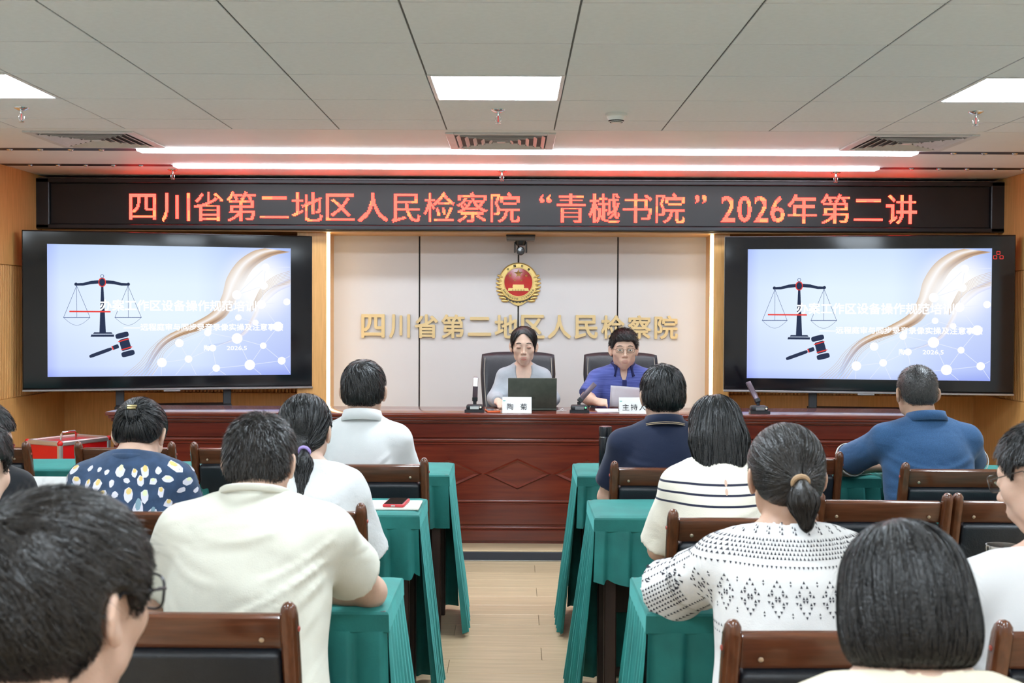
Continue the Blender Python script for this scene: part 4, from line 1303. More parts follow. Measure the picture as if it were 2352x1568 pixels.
def person(label, loc, rz, rig, shirt, hair, skin_i=1, hair_i=1, trouser=(.03, .035, .05), shirt_mat=None, face=True,
           sleeve=.62, hneck=.035, scoop=None, grip=None, collar=None, glasses=None, res=1.0, extra=None, wrk=.002, seed=1, baggy=.014, folds=None):
    r = rig
    t = empty('person', loc, rz, label, 'person')
    sk = skin(skin_i)
    up = lambda p: upper_sdf(p, r)
    H = r.H
    # --- body: one skin mesh, meshed finer at head and hands
    def low(p):
        d = np.minimum(torso_sdf(p, r), legs_sdf(p, r))
        for s in (-1, 1): d = smin(d, arm_sdf(p, r, s), .03)
        return d + .004
    parts = []
    hb = .0045 * res
    z0 = r.N[2] - .14
    v, f = surf(up, (min(H[0], -r.sw) - .05, min(r.N[1], H[1]) - .15, z0), (max(H[0], r.sw) + .05, H[1] + .16, H[2] + .15), hb)
    v = relax(v, f, 1, .3)
    parts.append((v, f))
    v, f = surf(low, (-.34, -.2, .03), (.34, .58, r.N[2] + .02), .016)
    parts.append((v, f))
    for s in (-1, 1):
        fa = lambda p: smin(smin(fore_sdf(p, r, s), hand_sdf(p, r, s, grip.get(s) if grip else None), .012), arm_sdf(p, r, s), .015)
        pts = np.stack([r.S[s] * .6 + r.E[s] * .4, r.E[s], r.Wr[s]]); 
        v, f = surf(fa, pts.min(0) - .07, pts.max(0) + .12, .0055)
        parts.append((relax(v, f, 1, .3), f))
    V, F = join(parts)
    body = mesh_obj('body', np_mesh('body', V, F), sk, t)
    # --- shirt
    sh_o = baggy
    nrm = np.array([0, .34, 1.0]); nrm /= np.linalg.norm(nrm)
    np0 = r.N + [0, 0, hneck]
    def shirt_sdf(p):
        d = torso_sdf(p, r, sh_o)
        for s in (-1, 1):
            a, e, w = r.S[s], r.E[s], r.Wr[s]
            if sleeve <= 1:
                end = a + (e - a) * sleeve; u = (e - a) / np.linalg.norm(e - a)
                q = rc(p, a, a + (e - a) * 1.1, .058 * (.6 + .4 * r.g) + sh_o * .6, .055 + sh_o * 1.2)
                q = np.maximum(q, (p - end) @ u.astype(np.float32))
            else:
                q = rc(p, a, e, .055 + sh_o * .6, .046 + sh_o)
                end = e + (w - e) * (sleeve - 1); u = (w - e) / np.linalg.norm(w - e)
                q = smin(q, np.maximum(rc(p, e, w, .046 + sh_o, .032 + sh_o * .8), (p - end) @ u.astype(np.float32)), .02)
            d = smin(d, q, .035)
        d = smin(d, rc(p, r.N + [0, -.008, -.03], r.N + [0, .0, .05], r.neckr * 1.08 + .010, r.neckr * .98 + .012), .03)
        d = d + wrinkle(p, wrk, seed)
        if folds: d = d - fold_lines(p, folds)
        if extra: d = extra(p, d, r)
        d = smax(d, (p - np0.astype(np.float32)) @ nrm.astype(np.float32), .004)
        if scoop is not None:
            d = smax(d, -ell(p, r.N + np.array(scoop[0]), scoop[1]), .004)
        return np.maximum(d, (.50 - p[:, 2]))
    xs = [abs(r.E[s][0]) for s in (-1, 1)] + [abs(r.Wr[s][0]) for s in (-1, 1)] + [r.sw]
    bx_ = max(xs) + .14
    y1 = max(r.E[1][1], r.E[-1][1], (max(r.Wr[1][1], r.Wr[-1][1]) if sleeve > 1 else 0), r.N[1]) + .2
    v, f = surf(shirt_sdf, (-bx_, -.26, .48), (bx_, y1, r.N[2] + .12), .0085 * min(1, res))
    bsd = lambda p: np.minimum(up(p), np.minimum(low(p), np.minimum(np.minimum(fore_sdf(p, r, 1), fore_sdf(p, r, -1)), np.minimum(arm_sdf(p, r, 1), arm_sdf(p, r, -1)))))
    f = inside_cut(v, f, bsd, -.003)
    v = relax(v, f, 1, .4)
    so = mesh_obj('shirt', np_mesh('shirt', v, f), shirt_mat or mat(shirt, (.8, .8, .8), .8), t)
    # --- trousers, shoes
    def tr_sdf(p):
        d = legs_sdf(p, r, .014) + wrinkle(p, .002, seed + 3)
        return np.maximum(np.maximum(d, p[:, 2] - .62), .085 - p[:, 2])
    v, f = surf(tr_sdf, (-.34, -.24, .06), (.34, .6, .66), .012)
    mesh_obj('trousers', np_mesh('trousers', relax(v, f, 1, .4), f), mat('trousers_%.2f_%.2f_%.2f' % trouser, trouser, .85, var=.15, bump=.1, bscale=200), t)
    for s in (-1, 1):
        c = np.array([r.P[0] + s * .11, .4, 0])
        fs_ = lambda p: np.maximum(smin(rc(p, c + [0, -.03, .05], c + [0, .15, .032], .042, .04), rc(p, c + [0, 0, .05], c + [0, 0, .09], .045, .042), .03), .004 - p[:, 2])
        v, f = surf(fs_, c + [-.1, -.12, -.02], c + [.1, .25, .16], .009)
        mesh_obj('shoe', np_mesh('shoe', v, f), mat('shoe_black', (.02, .02, .022), .4), t)
    # --- hair
    if hair:
        kind = hair['kind']; hk = {k: v for k, v in hair.items() if k != 'kind'}
        hf = hair_sdf_fn(kind, **hk)
        hl = (-.16, -.2, hk.get('lo', -.32 if kind in ('tied', 'long') else -.14)); hh = (.16, .16, .17)
        nz_ = hk.get('rough', .0018)
        hfd = lambda q: hf(q) + nz_ * np.sin(q[:, 0] * 120 + 3 * np.sin(q[:, 1] * 40 + seed)) * np.sin(q[:, 1] * 90 + q[:, 2] * 35 + seed)
        v, f = surf(hfd, hl, hh, .0048)
        hd = lambda q: head_sdf(q, r.fem, 1, r.jaw)
        f = inside_cut(v, f, hd, -.004)
        v = relax(v, f, 1, .4)
        HP = [(v, f)]
        if kind in ('short', 'tied'):
            fr_ = hk.get('front', .078)
            keep = lambda q: (ear_zone(q) > .001) & ~((q[:, 1] > .06) & (q[:, 2] < fr_ - .012 - .6 * np.maximum(0, np.abs(q[:, 0]) - .045))) & ~((q[:, 1] < -.03) & (q[:, 2] < hk.get('back', -.06) - .012) & (kind == 'short'))
        elif kind == 'presenter':
            keep = lambda q: (ear_zone(q) > .004) & ((q[:, 1] < .012) | (q[:, 2] > np.interp(np.abs(q[:, 0] - .004), [0, .02, .045, .060, .070, .085], [.090, .086, .064, .030, -.005, -.04])))
        else: keep = None
        n = int(hk.get('n', 2600)); w = hk.get('w', .0022)
        used = np.unique(f)
        vv = v[used]
        if kind == 'short':
            fld = hair_field('crown', whorl=hk.get('whorl', (.012, -.07, .105)))
            HP.append(strands(hf, pick(vv, n, None, seed), fld, hk.get('L', .026), 5, w, (-.002, .001), hk.get('up', .22), .22, .25, .6, seed, keep))
        elif kind == 'tied':
            tie = hk.get('tie', (0, -.122, -.005))
            fld = hair_field('tied', tie=tie)
            HP.append(strands(hf, pick(vv, n, vv[:, 1] > tie[1] + .01, seed), fld, hk.get('L', .07), 6, w, (-.0015, .0022), 0, .1, .4, 1, seed, keep))
            if hk.get('tail', .1):
                u = np.array(hk.get('tdir', (0, -.25, -1)), np.float32); u /= np.linalg.norm(u)
                sd = pick(vv, n // 3, (vv[:, 1] < tie[1] - .012) & (vv[:, 2] < tie[2] - .02), seed + 1)
                HP.append(strands(hf, sd, lambda p, g: np.tile(u, (len(p), 1)), .05, 5, w, (-.001, .004), 0, .14, .3, .55, seed + 2))
        else:
            fld = hair_field('down', part=hk.get('part', (0, -.03, .13)))
            HP.append(strands(hf, pick(vv, n, vv[:, 2] > hk.get('down', -.1) + .02, seed), fld, hk.get('L', .1), 8, w, (-.0015, .003), 0, hk.get('jit', .09), .35, .92, seed, keep))
        if hk.get('fly'):
            HP.append(strands(hf, pick(vv, int(hk['fly']), vv[:, 2] > .03, seed + 9), fld, .03, 5, w * .45, (0, .002), .35, .5, .2, .3, seed + 9))
        V, F = join(HP)
        mesh_obj('hair', np_mesh('hair', h2w(V, r).astype(np.float32), F), hair_mat(hair_i), t)
    # --- face
    if face:
        dark = mat('brow_dark', (.02, .015, .012), .7)
        for s in (-1, 1):
            v, f = decal_mesh(r, band(s * .033, face.get('brow', .034) if isinstance(face, dict) else .034, .036, .0055 if not r.fem else .0045, .004, 9, 3, .75, -s * .002), .0014)
            mesh_obj('eyebrow', np_mesh('eyebrow', v, f), dark, body)
            closed = isinstance(face, dict) and face.get('closed')
            if closed:
                v, f = decal_mesh(r, band(s * .0315, .0115, .028, .010, .001, 9, 4, 1), .0007)
                mesh_obj('eyelid', np_mesh('eyelid', v, f), mat('eyelid_shadow', (.46, .24, .17), .6), body)
                v, f = decal_mesh(r, band(s * .0315, .0080, .029, .0024, -.0035, 9, 3, .6), .0013)
                mesh_obj('eyelashes', np_mesh('eyelashes', v, f), dark, body)
            else:
                v, f = decal_mesh(r, band(s * .0315, .0112, .027, .0070, .0005, 9, 4, 1), .0009)
                eo = mesh_obj('eye', np_mesh('eye', v, f), mat('eye_white', (.75, .72, .70), .25), body)
                v, f = decal_mesh(r, band(s * .0315, .0114, .0095, .0070, 0, 9, 4, 1), .0015)
                mesh_obj('eyelashes', np_mesh('eyelashes', *decal_mesh(r, band(s * .0315, .0140, .029, .0020, .003, 9, 3, .6), .0018)), dark, body)
                mesh_obj('iris', np_mesh('iris', v, f), mat('iris_dark', (.015, .01, .008), .15), body)
        lipm = mat('lips_fem' if r.fem else 'lips_male', (.52, .17, .14) if r.fem else (.48, .22, .18), .4)
        v, f = decal_mesh(r, band(0, -.0537, .044, .0072, .0010, 13, 4, 1), .0007)
        mesh_obj('lips', np_mesh('lips', v, f), lipm, body)
        v, f = decal_mesh(r, band(0, -.0640, .038, .0085, -.0012, 13, 4, 1), .0007)
        mesh_obj('lips', np_mesh('lips', v, f), lipm, body)
    # --- collar
    if collar:
        cm, ch, cw = collar['mat'], collar.get('h', .034), collar.get('w', .012)
        V = []; F = []; n = 40; rows = []
        gap = collar.get('gap', .0)
        for k in range(6):
            for i in range(n + 1):
                a = (PI / 2 + gap) + (2 * PI - 2 * gap) * i / n
                rr = r.neckr * 1.05 + .014
                prof = [(0.0, .0), (.001, ch * .6), (.003, ch), (.007, ch * 1.02), (.011, ch * .55), (.016 + cw, -.012 - collar.get('drop', 0) * max(0, math.sin(a)))][k]
                rad = rr + prof[0]
                x, y, z = rad * math.cos(a), rad * math.sin(a) * 1.06, prof[1] - .30 * rad * math.sin(a) * .9
                V.append((r.N[0] + x, r.N[1] - .006 + y, r.N[2] + hneck - .026 + z))
        for k in range(5):
            for i in range(n):
                b = k * (n + 1) + i
                F.append((b, b + 1, b + n + 2, b + n + 1))
        co = mesh_obj('collar', np_mesh('collar', V, F), cm, t)
        md = co.modifiers.new('thick', 'SOLIDIFY'); md.thickness = .002
        if collar.get('stripe'):
            for kk, dz in enumerate(collar['stripe']):
                mb = MB()
                pts = []
                for i in range(n + 1):
                    p0 = Vector(V[5 * (n + 1) + i]); p1 = Vector(V[4 * (n + 1) + i])
                    q = p0.lerp(p1, dz); c0 = Vector((r.N[0], r.N[1], q.z)); pts.append(q + (q - c0).normalized() * .002)
                mb.tube(pts, .0016, 6); mb.build('collar_stripe', collar['smat'], co)
    # --- glasses
    if glasses:
        gm = mat('frame_' + glasses.get('name', 'dark'), glasses['col'], .3, metal=glasses.get('metal', .3))
        mb = MB()
        f = lambda x: head_sdf(x, r.fem, 1, r.jaw)
        y0 = .1; gz = glasses.get('z', .008)
        w_, h_ = glasses.get('wh', (.048, .03))
        outs = []
        for s in (-1, 1):
            loop = []
            for i in range(24):
                a = 2 * PI * i / 24
                cx = math.copysign(abs(math.cos(a)) ** .55, math.cos(a)); sz = math.copysign(abs(math.sin(a)) ** .55, math.sin(a))
                loop.append((s * .034 + cx * w_ / 2, y0 - .1 * (abs(s * .034 + cx * w_ / 2)) ** 1.3, gz + sz * h_ / 2))
            outs.append(loop)
            mb.tube([tuple(h2w(p, r)) for p in loop], glasses.get('r', .0013), 6, closed=True)
            e0 = (s * (.034 + w_ / 2), y0 - .012, gz + .006)
            mb.tube([tuple(h2w(p, r)) for p in (e0, (s * .074, .082, gz + .008), (s * .082, .05, gz + .01), (s * .085, -.005, gz + .012), (s * .083, -.03, gz - .012))], glasses.get('r', .0013) * 1.15, 6)
        mb.tube([tuple(h2w(p, r)) for p in ((-.011, y0, gz + .004), (0, y0 + .004, gz + .007), (.011, y0, gz + .004))], glasses.get('r', .0013), 6)
        go = mb.build('glasses', gm, t)
        lm = lens_mat()
        for loop in outs:
            m2 = MB(); m2.add([tuple(h2w(p, r)) for p in loop], [tuple(range(24))]); m2.build('lens', lm, go)
    return t, r, shirt_sdf, body

def lens_mat():
    if 'lens' in MATS: return MATS['lens']
    m = bpy.data.materials.new('lens'); m.use_nodes = True
    nt = m.node_tree; nt.nodes.clear()
    a = ND(nt, 'ShaderNodeBsdfTransparent'); b = ND(nt, 'ShaderNodeBsdfGlossy'); mx = ND(nt, 'ShaderNodeMixShader'); o = ND(nt, 'ShaderNodeOutputMaterial')
    fr = ND(nt, 'ShaderNodeFresnel'); fr.inputs[0].default_value = 1.45
    a.inputs[0].default_value = (.93, .96, .95, 1); b.inputs['Roughness'].default_value = .02
    nt.links.new(fr.outputs[0], mx.inputs[0]); nt.links.new(a.outputs[0], mx.inputs[1]); nt.links.new(b.outputs[0], mx.inputs[2]); nt.links.new(mx.outputs[0], o.inputs[0])
    MATS['lens'] = m
    return m
# ------------------------------------------------------------------ people
def cloth_mat(name, col, rough=.85, var=.04, wr=.35, fine=.12, sheen=.15, stretch=(1, 1, 1), nscale=10, col2=None, fscale=420):
    """fabric with fine weave and broad folds"""
    if name in MATS: return MATS[name]
    m = mat(name, col, rough, var=var, nscale=nscale, sheen=sheen, stretch=stretch, col2=col2, spec=.25)
    nt = m.node_tree; L = nt.links.new; bs = nt.nodes['Principled BSDF']; tc = ND(nt, 'ShaderNodeTexCoord')
    n1 = ND(nt, 'ShaderNodeTexNoise'); n1.inputs['Scale'].default_value = 4.5; n1.inputs['Detail'].default_value = 2; n1.inputs['Distortion'].default_value = .7
    n2 = ND(nt, 'ShaderNodeTexNoise'); n2.inputs['Scale'].default_value = fscale
    mp = ND(nt, 'ShaderNodeMapping'); mp.inputs['Scale'].default_value = (1, 1, 1.8); mp.inputs['Rotation'].default_value = (0, .6, .3)
    L(tc.outputs['Object'], mp.inputs[0]); L(mp.outputs[0], n1.inputs['Vector']); L(tc.outputs['Object'], n2.inputs['Vector'])
    b1 = ND(nt, 'ShaderNodeBump'); b1.inputs['Strength'].default_value = wr; b1.inputs['Distance'].default_value = .03
    b2 = ND(nt, 'ShaderNodeBump'); b2.inputs['Strength'].default_value = fine; b2.inputs['Distance'].default_value = .002
    L(n1.outputs[0], b1.inputs['Height']); L(n2.outputs[0], b2.inputs['Height']); L(b1.outputs[0], b2.inputs['Normal']); L(b2.outputs[0], bs.inputs['Normal'])
    return m
def stripe_mat(name, base, sc, zs, half):
    m = cloth_mat(name, base, fine=.4, fscale=260)
    nt = m.node_tree; L = nt.links.new; bs = nt.nodes['Principled BSDF']; tc = ND(nt, 'ShaderNodeTexCoord'); sx = ND(nt, 'ShaderNodeSeparateXYZ'); L(tc.outputs['Object'], sx.inputs[0])
    acc = None
    for z in zs:
        c = ND(nt, 'ShaderNodeMath'); c.operation = 'COMPARE'; c.inputs[1].default_value = z; c.inputs[2].default_value = half; L(sx.outputs[2], c.inputs[0])
        if acc is None: acc = c.outputs[0]
        else:
            a = ND(nt, 'ShaderNodeMath'); a.operation = 'MAXIMUM'; L(acc, a.inputs[0]); L(c.outputs[0], a.inputs[1]); acc = a.outputs[0]
    mx = ND(nt, 'ShaderNodeMix'); mx.data_type = 'RGBA'; old = bs.inputs['Base Color'].links[0].from_socket
    L(acc, mx.inputs[0]); L(old, mx.inputs[6]); mx.inputs[7].default_value = (*sc, 1); L(mx.outputs[2], bs.inputs['Base Color'])
    return m

class Print:
    """flat print laid on a garment: polygons in (arc, z) wrapped around the torso"""
    def __init__(s, sdf, r, rho=.17, off=.0016): s.sdf, s.r, s.rho, s.off = sdf, r, rho, off; s.P = {}
    def poly(s, key, pts, fan=True):
        s.P.setdefault(key, []).append(pts)
    def ray(s, q):
        r = s.r; t = (q[:, 1] - r.P[2]) / (r.N[2] - r.P[2])
        A = r.P[None] + t[:, None] * (r.N - r.P)[None]; A[:, 2] = q[:, 1]
        th = -PI / 2 + q[:, 0] / s.rho
        u = np.stack([np.cos(th), np.sin(th), np.zeros(len(q))], 1)
        return (A + u * .5).astype(np.float32), (-u).astype(np.float32)
    def build(s, parent, mats, names):
        for key, L in s.P.items():
            V = []; F = []
            allp = np.concatenate([np.array(p + [tuple(np.mean(p, 0))]) for p in L])
            o, d = s.ray(allp); p, ok = march(s.sdf, o, d, 50, .6)
            p = p - d * s.off
            k = 0
            for poly in L:
                n = len(poly)
                if ok[k:k + n + 1].all():
                    pp = p[k:k + n + 1]
                    if np.linalg.norm(pp - pp[-1], axis=1).max() < .06:
                        b = len(V); V += [tuple(x) for x in pp]
                        for i in range(n): F.append((b + i, b + (i + 1) % n, b + n))
                k += n + 1
            if F:
                ob = mesh_obj(names[key], np_mesh(names[key], V, np.array(F)), mats[key], parent); ob['kind'] = 'stuff'
def shirt_of(t): return [c for c in t.children if c.name.startswith('shirt')][0]
def tie_ring(t, r, c, rad, tube, m, name='hair_tie', ax=(0, -.6, -1)):
    q = Vector(ax).to_track_quat('Z', 'X'); pts = [Vector(c) + q @ Vector((rad * math.cos(a), rad * math.sin(a), 0)) for a in [2 * PI * i / 20 for i in range(20)]]
    MB().tube([tuple(h2w(tuple(p), r)) for p in pts], tube, 8, closed=True).build(name, m, t)

white_polo = cloth_mat('white_polo', (.71, .71, .70), wr=.18, fine=.3)
navy_polo = cloth_mat('navy_polo', (.010, .016, .042), wr=.25, fine=.3)
blue_polo = cloth_mat('blue_polo', (.030, .085, .185), wr=.45, fine=.3, var=.12, nscale=260, col2=(.035, .095, .21))
khaki = cloth_mat('khaki_tee', (.66, .645, .55), wr=.4, fine=.25)
floral = cloth_mat('navy_floral', (.035, .065, .125), wr=.4, var=.2, nscale=30)
lace = cloth_mat('white_lace', (.70, .70, .69), wr=.5, fine=.9, fscale=90)
sweater = stripe_mat('cream_striped_knit', (.80, .74, .62), (.018, .02, .045), (.938, .906, .872), .0036)
folk = cloth_mat('white_cotton', (.72, .70, .68), wr=.5, fine=.3)
cream = cloth_mat('cream_top', (.78, .68, .50), wr=.3)
white_tee = cloth_mat('white_tee', (.71, .70, .69), wr=.3)
black_tee = cloth_mat('black_tee', (.012, .013, .016), wr=.3)
grey_knit = cloth_mat('grey_cardigan', (.40, .43, .47), wr=.35, fine=.5, fscale=300)
indigo = cloth_mat('indigo_polo', (.055, .075, .28), wr=.35, fine=.3, stretch=(2, 2, 40), nscale=4, var=.12, col2=(.10, .125, .38))
indigo_d = cloth_mat('indigo_collar', (.016, .022, .10), wr=.2)
JEANS = (.05, .08, .15)

# man in white, front row
person('man in a white polo shirt seen from behind in the front row', (-.655, 5.06, 0), 0, make_rig(nz=1.015, lean=.06, sw=.178, g=1.03, head=(0, .045, .14), hp=6, hs=1.1), 'white_polo',
       dict(kind='short', n=3600, t=.009, L=.03, whorl=(-.005, -.06, .112), up=.12, rough=.001, back=-.05), 1, 1, shirt_mat=white_polo, face=None, sleeve=.75, seed=3, folds=rand_folds(1.0, .17, 3, 6, .006),
       collar=dict(mat=white_polo, h=.036, gap=.3, w=.006), hneck=.05)
# man in navy polo
person('man in a dark navy polo with striped collar seen from behind', (.64, 5.04, 0), 0, make_rig(nz=1.0, lean=.07, sw=.205, g=1.12, head=(0, .045, .14), hp=10, hs=1.08), 'navy_polo',
       dict(kind='short', n=3600, t=.012, L=.03, whorl=(.01, -.06, .112), up=.12, rough=.001, back=-.06), 1, 0, shirt_mat=navy_polo, face=None, sleeve=.75, seed=5, folds=rand_folds(1.0, .2, 6, 6, .004),
       collar=dict(mat=navy_polo, h=.034, gap=.3, w=.008, stripe=(.12, .34), smat=mat('tan_trim', (.45, .33, .20), .7)), hneck=.05)
# man in blue polo with cropped hair
t, r, sd, b = person('broad man in a blue polo with cropped hair leaning on the front table', (1.785, 5.06, 0), 0,
       make_rig(nz=1.02, lean=.12, sw=.206, g=1.16, head=(-.022, .05, .135), hp=8, hs=1.03, elbow={-1: (-.30, .42, .80), 1: (.30, .36, .80)}, wrist={-1: (-.08, .52, .79), 1: (.08, .52, .79)}), 'blue_polo',
       dict(kind='short', n=2600, t=.0035, L=.008, w=.0016, up=.5, rough=.0004, whorl=(0, -.06, .105), back=-.052), 2, 2, shirt_mat=blue_polo, face=None, sleeve=.72, seed=8, wrk=.003, folds=rand_folds(1.0, .2, 9, 9, .006, .008),
       collar=dict(mat=blue_polo, h=.030, gap=.4, w=.004), hneck=.05)
trim_w = mat('sleeve_trim', (.55, .55, .5), .7)
for s in (-1, 1):
    a, e = r.S[s], r.E[s]; u = (e - a) / np.linalg.norm(e - a)
    for f_ in (.70, .715):
        c = a + (e - a) * f_; q = Vector(u).to_track_quat('Z', 'X'); rad = .058 * 1.08 + .014 * .8 + .003
        MB().tube([tuple(Vector(c) + q @ Vector((rad * math.cos(k), rad * math.sin(k), 0))) for k in [2 * PI * i / 28 for i in range(28)]], .0022, 6, closed=True).build('sleeve_trim', trim_w, t)
# floral woman
t, r, sd, b = person('woman in a navy floral shirt with hair pinned up', (-1.318, 3.95, 0), 0, make_rig(nz=.975, lean=.15, sw=.182, g=1.08, fem=True, head=(0, .085, .085), hp=34, hs=1.0, neckr=.052), 'navy_floral',
       dict(kind='tied', n=3600, tie=(0, -.119, .035), tail=0, t=.012, L=.08, fly=150), 1, 0, shirt_mat=floral, face=None, sleeve=.8, seed=11, wrk=.003, folds=rand_folds(.96, .17, 12, 6, .004),
       collar=dict(mat=floral, h=.012, gap=.25, w=.0), hneck=.04)
m2 = MB(); m2.m = Matrix.Translation(h2w((0, -.139, .046), r)) @ Matrix(np.array(r.Rh).tolist()).to_4x4()
m2.box((0, 0, 0), (.034, .010, .008), .003, seg=2); m2.box((0, -.002, -.010), (.03, .010, .007), .003, seg=2); m2.build('hair_clip', mat('clip_gold', (.55, .45, .22), .3, .8), t)
pr = Print(sd, r, .17); rg = np.random.default_rng(4)
zz = .56; k = 0
while zz < 1.01:
    for i in range(-9, 10):
        s_ = (i + .5 * (k % 2)) * .055 + rg.uniform(-.008, .008); z = zz + rg.uniform(-.01, .01); w = rg.uniform(.011, .0225); h = w * rg.uniform(.7, 1.3); a0 = rg.uniform(0, 2)
        n = 8; base = [(s_ + w * math.cos(a0 + 2 * PI * j / n) * rg.uniform(.68, 1.12), z + h * math.sin(a0 + 2 * PI * j / n) * rg.uniform(.68, 1.12)) for j in range(n)]
        pr.poly('w', base)
        if w > .0145:
            kk = ('y', 't', 'g')[int(rg.integers(0, 3))]; c = (s_, z + h * .45)
            pr.poly(kk, [(c[0] + w * .5 * math.cos(2 * PI * j / 7), c[1] + h * (.45 if kk != 't' else .8) * math.sin(2 * PI * j / 7)) for j in range(7)])
    zz += .041; k += 1
off0 = pr.off
pr2 = Print(sd, r, .17, .0024); pr2.P = {k: v for k, v in pr.P.items() if k != 'w'}; pr.P = {'w': pr.P['w']}
pm_ = dict(w=mat('print_lilac', (.68, .66, .72), .85), y=mat('print_yellow', (.75, .55, .20), .85), t=mat('print_teal', (.22, .34, .40), .85), g=mat('print_lime', (.70, .74, .45), .85))
pn_ = dict(w='print_petals', y='print_yolks', t='print_drops', g='print_tufts')
pr.build(shirt_of(t), pm_, pn_); pr2.build(shirt_of(t), pm_, pn_)
# khaki man
t, r, sd, b = person('man in a khaki tee shirt leaning his elbow on the table', (-.61, 2.63, 0), 0,
       make_rig(nz=1.035, lean=.17, sw=.192, g=1.08, head=(-.005, .075, .095), hp=20, hs=.95, elbow={1: (.245, .39, .79), -1: (-.26, .2, .765)}, wrist={1: (.0, .47, .79), -1: (-.1, .46, .79)}), 'khaki_tee',
       dict(kind='short', n=7000, t=.009, L=.022, w=.0016, whorl=(.012, -.05, .112), up=.42, rough=.0015, back=-.055, fly=200), 1, 3, trouser=JEANS, shirt_mat=khaki, face=None, sleeve=.62, seed=15, wrk=.003, baggy=.022, hneck=.042, folds=[(.20, .985, .03, .90, .008, .006), (.19, .94, -.03, .83, .009, .006), (.185, .90, .0, .77, .008, .007), (.17, .83, .05, .70, .005, .007), (-.18, .95, -.03, .895, .004, .007), (-.02, .79, -.14, .70, .005, .008), (.10, 1.02, -.10, .985, .0035, .009), (-.17, .86, -.06, .75, .004, .008)])
pts = []
for i in range(41):
    a = 2 * PI * i / 40; rad = r.neckr * 1.08 + .017; pts.append((r.N[0] + rad * math.cos(a), r.N[1] - .004 + rad * math.sin(a) * 1.05, r.N[2] + .040 - .34 * rad * math.sin(a)))
MB().tube(pts[:-1], .006, 8, closed=True, flat=1.6).build('neckband', khaki, t)
# ponytail woman
t, r, sd, b = person('woman in a white lace blouse with a ponytail and purple hair tie', (-.712, 3.98, 0), 0, make_rig(nz=.945, lean=.13, sw=.165, g=.95, fem=True, head=(-.02, .06, .135), hp=4, hy=-6, hs=1.03, neckr=.05), 'white_lace',
       dict(kind='tied', n=4200, tie=(.034, -.119, -.050), tail=.135, tr=.027, tdir=(.06, -.34, -1), t=.012, L=.085, fly=160, lo=-.22), 3, 0, shirt_mat=lace, face=None, sleeve=.95, seed=21, wrk=.005, folds=rand_folds(.93, .16, 4, 10, .007, .006), baggy=.024, hneck=.036)
tie_ring(t, r, (.034, -.134, -.058), .0165, .0065, mat('tie_purple', (.38, .28, .62), .6), ax=(0, -.86, -.5))
# striped sweater woman
t, r, sd, b = person('woman with long black hair in a cream sweater with navy stripes', (.693, 3.9, 0), 0, make_rig(nz=.975, lean=.16, sw=.158, g=.92, fem=True, head=(0, .05, .118), hp=8, hs=1.02, neckr=.05), 'cream_striped_knit',
       dict(kind='long', n=5200, L=.13, down=-.215, jit=.12, fly=160), 1, 0, shirt_mat=sweater, face=None, sleeve=.9, seed=25, wrk=.003, folds=rand_folds(.95, .15, 8, 5, .004), baggy=.02, hneck=.036)
pr = Print(sd, r, .17)
for z in (.945, .918): pr.poly('k', [(.004 + .006 * math.cos(2 * PI * j / 10), z + .011 * math.sin(2 * PI * j / 10)) for j in range(10)])
pr.build(shirt_of(t), dict(k=skin(1)), dict(k='keyhole_openings'))
# folk blouse woman
def bell(p, d, r):
    for s in (-1, 1):
        a, e = r.S[s], r.E[s]; u = (e - a) / np.linalg.norm(e - a); m = a + (e - a) * .35
        ang = np.arctan2((p - a) @ np.array([0, 1, 0], np.float32), (p - a) @ np.array([1, 0, 0], np.float32))
        q = rc(p, m, e + u * .05, .055, .088) + .008 * np.sin(ang * 5 + 1) * np.clip(((p - m) @ u.astype(np.float32)) / .2, 0, 1)
        q = np.maximum(q, (p - (e + u * .035)) @ u.astype(np.float32))
        d = smin(d, q, .03)
    return d
t, r, sd, b = person('woman in a white blouse with black folk pattern and low ponytail', (.652, 2.68, 0), 0,
       make_rig(nz=.965, lean=.17, sw=.182, g=1.05, fem=True, head=(.008, .05, .135), hp=8, hs=1.02, neckr=.052, elbow={-1: (-.245, .33, .80), 1: (.25, .33, .80)}, wrist={-1: (-.1, .5, .79), 1: (.1, .5, .79)}), 'white_cotton',
       dict(kind='tied', n=8000, tie=(.003, -.126, .0), tail=.085, tr=.030, tdir=(.08, -.10, -1), t=.012, L=.085, w=.0013, fly=260, lo=-.22), 2, 3, shirt_mat=folk, face=None, sleeve=.6, seed=31, wrk=.003, folds=[(x, .985, x * 1.25, .90, .004, .006) for x in (-.13, -.10, -.075, -.05, -.025, .0, .027, .05, .08, .105, .13)] + rand_folds(.88, .17, 14, 7, .006), baggy=.02, hneck=.03, scoop=((0, .02, .05), (.085, .10, .058)), extra=bell, res=.85)
tie_ring(t, r, (.003, -.142, -.009), .0165, .0065, mat('tie_tan', (.42, .27, .15), .6), ax=(0, -.86, -.5))
for s in (-1, 1):
    q = h2w((s * .083, -.004, -.035), r); MB().sphere(tuple(q), .0025, 8, 6).build('earring', chrome, t)
pr = Print(sd, r, .17, .0014)
def tri(cx, cz, w, up=True, key='b'):
    h = w * .95 * (1 if up else -1); pr.poly(key, [(cx - w / 2, cz - h / 2), (cx + w / 2, cz - h / 2), (cx, cz + h / 2)][::1 if up else -1])
for s_ in np.arange(-.42, .42, .0105):          # lattice yoke
    for j, z in enumerate((.945, .954, .963, .972, .981)): tri(s_ + .005 * (j % 2), z, .0066, True); 
for s_ in np.arange(-.42, .42, .0118): tri(s_, .926, .0062, False); tri(s_, .788, .0068, True); tri(s_, .772, .0055, True)
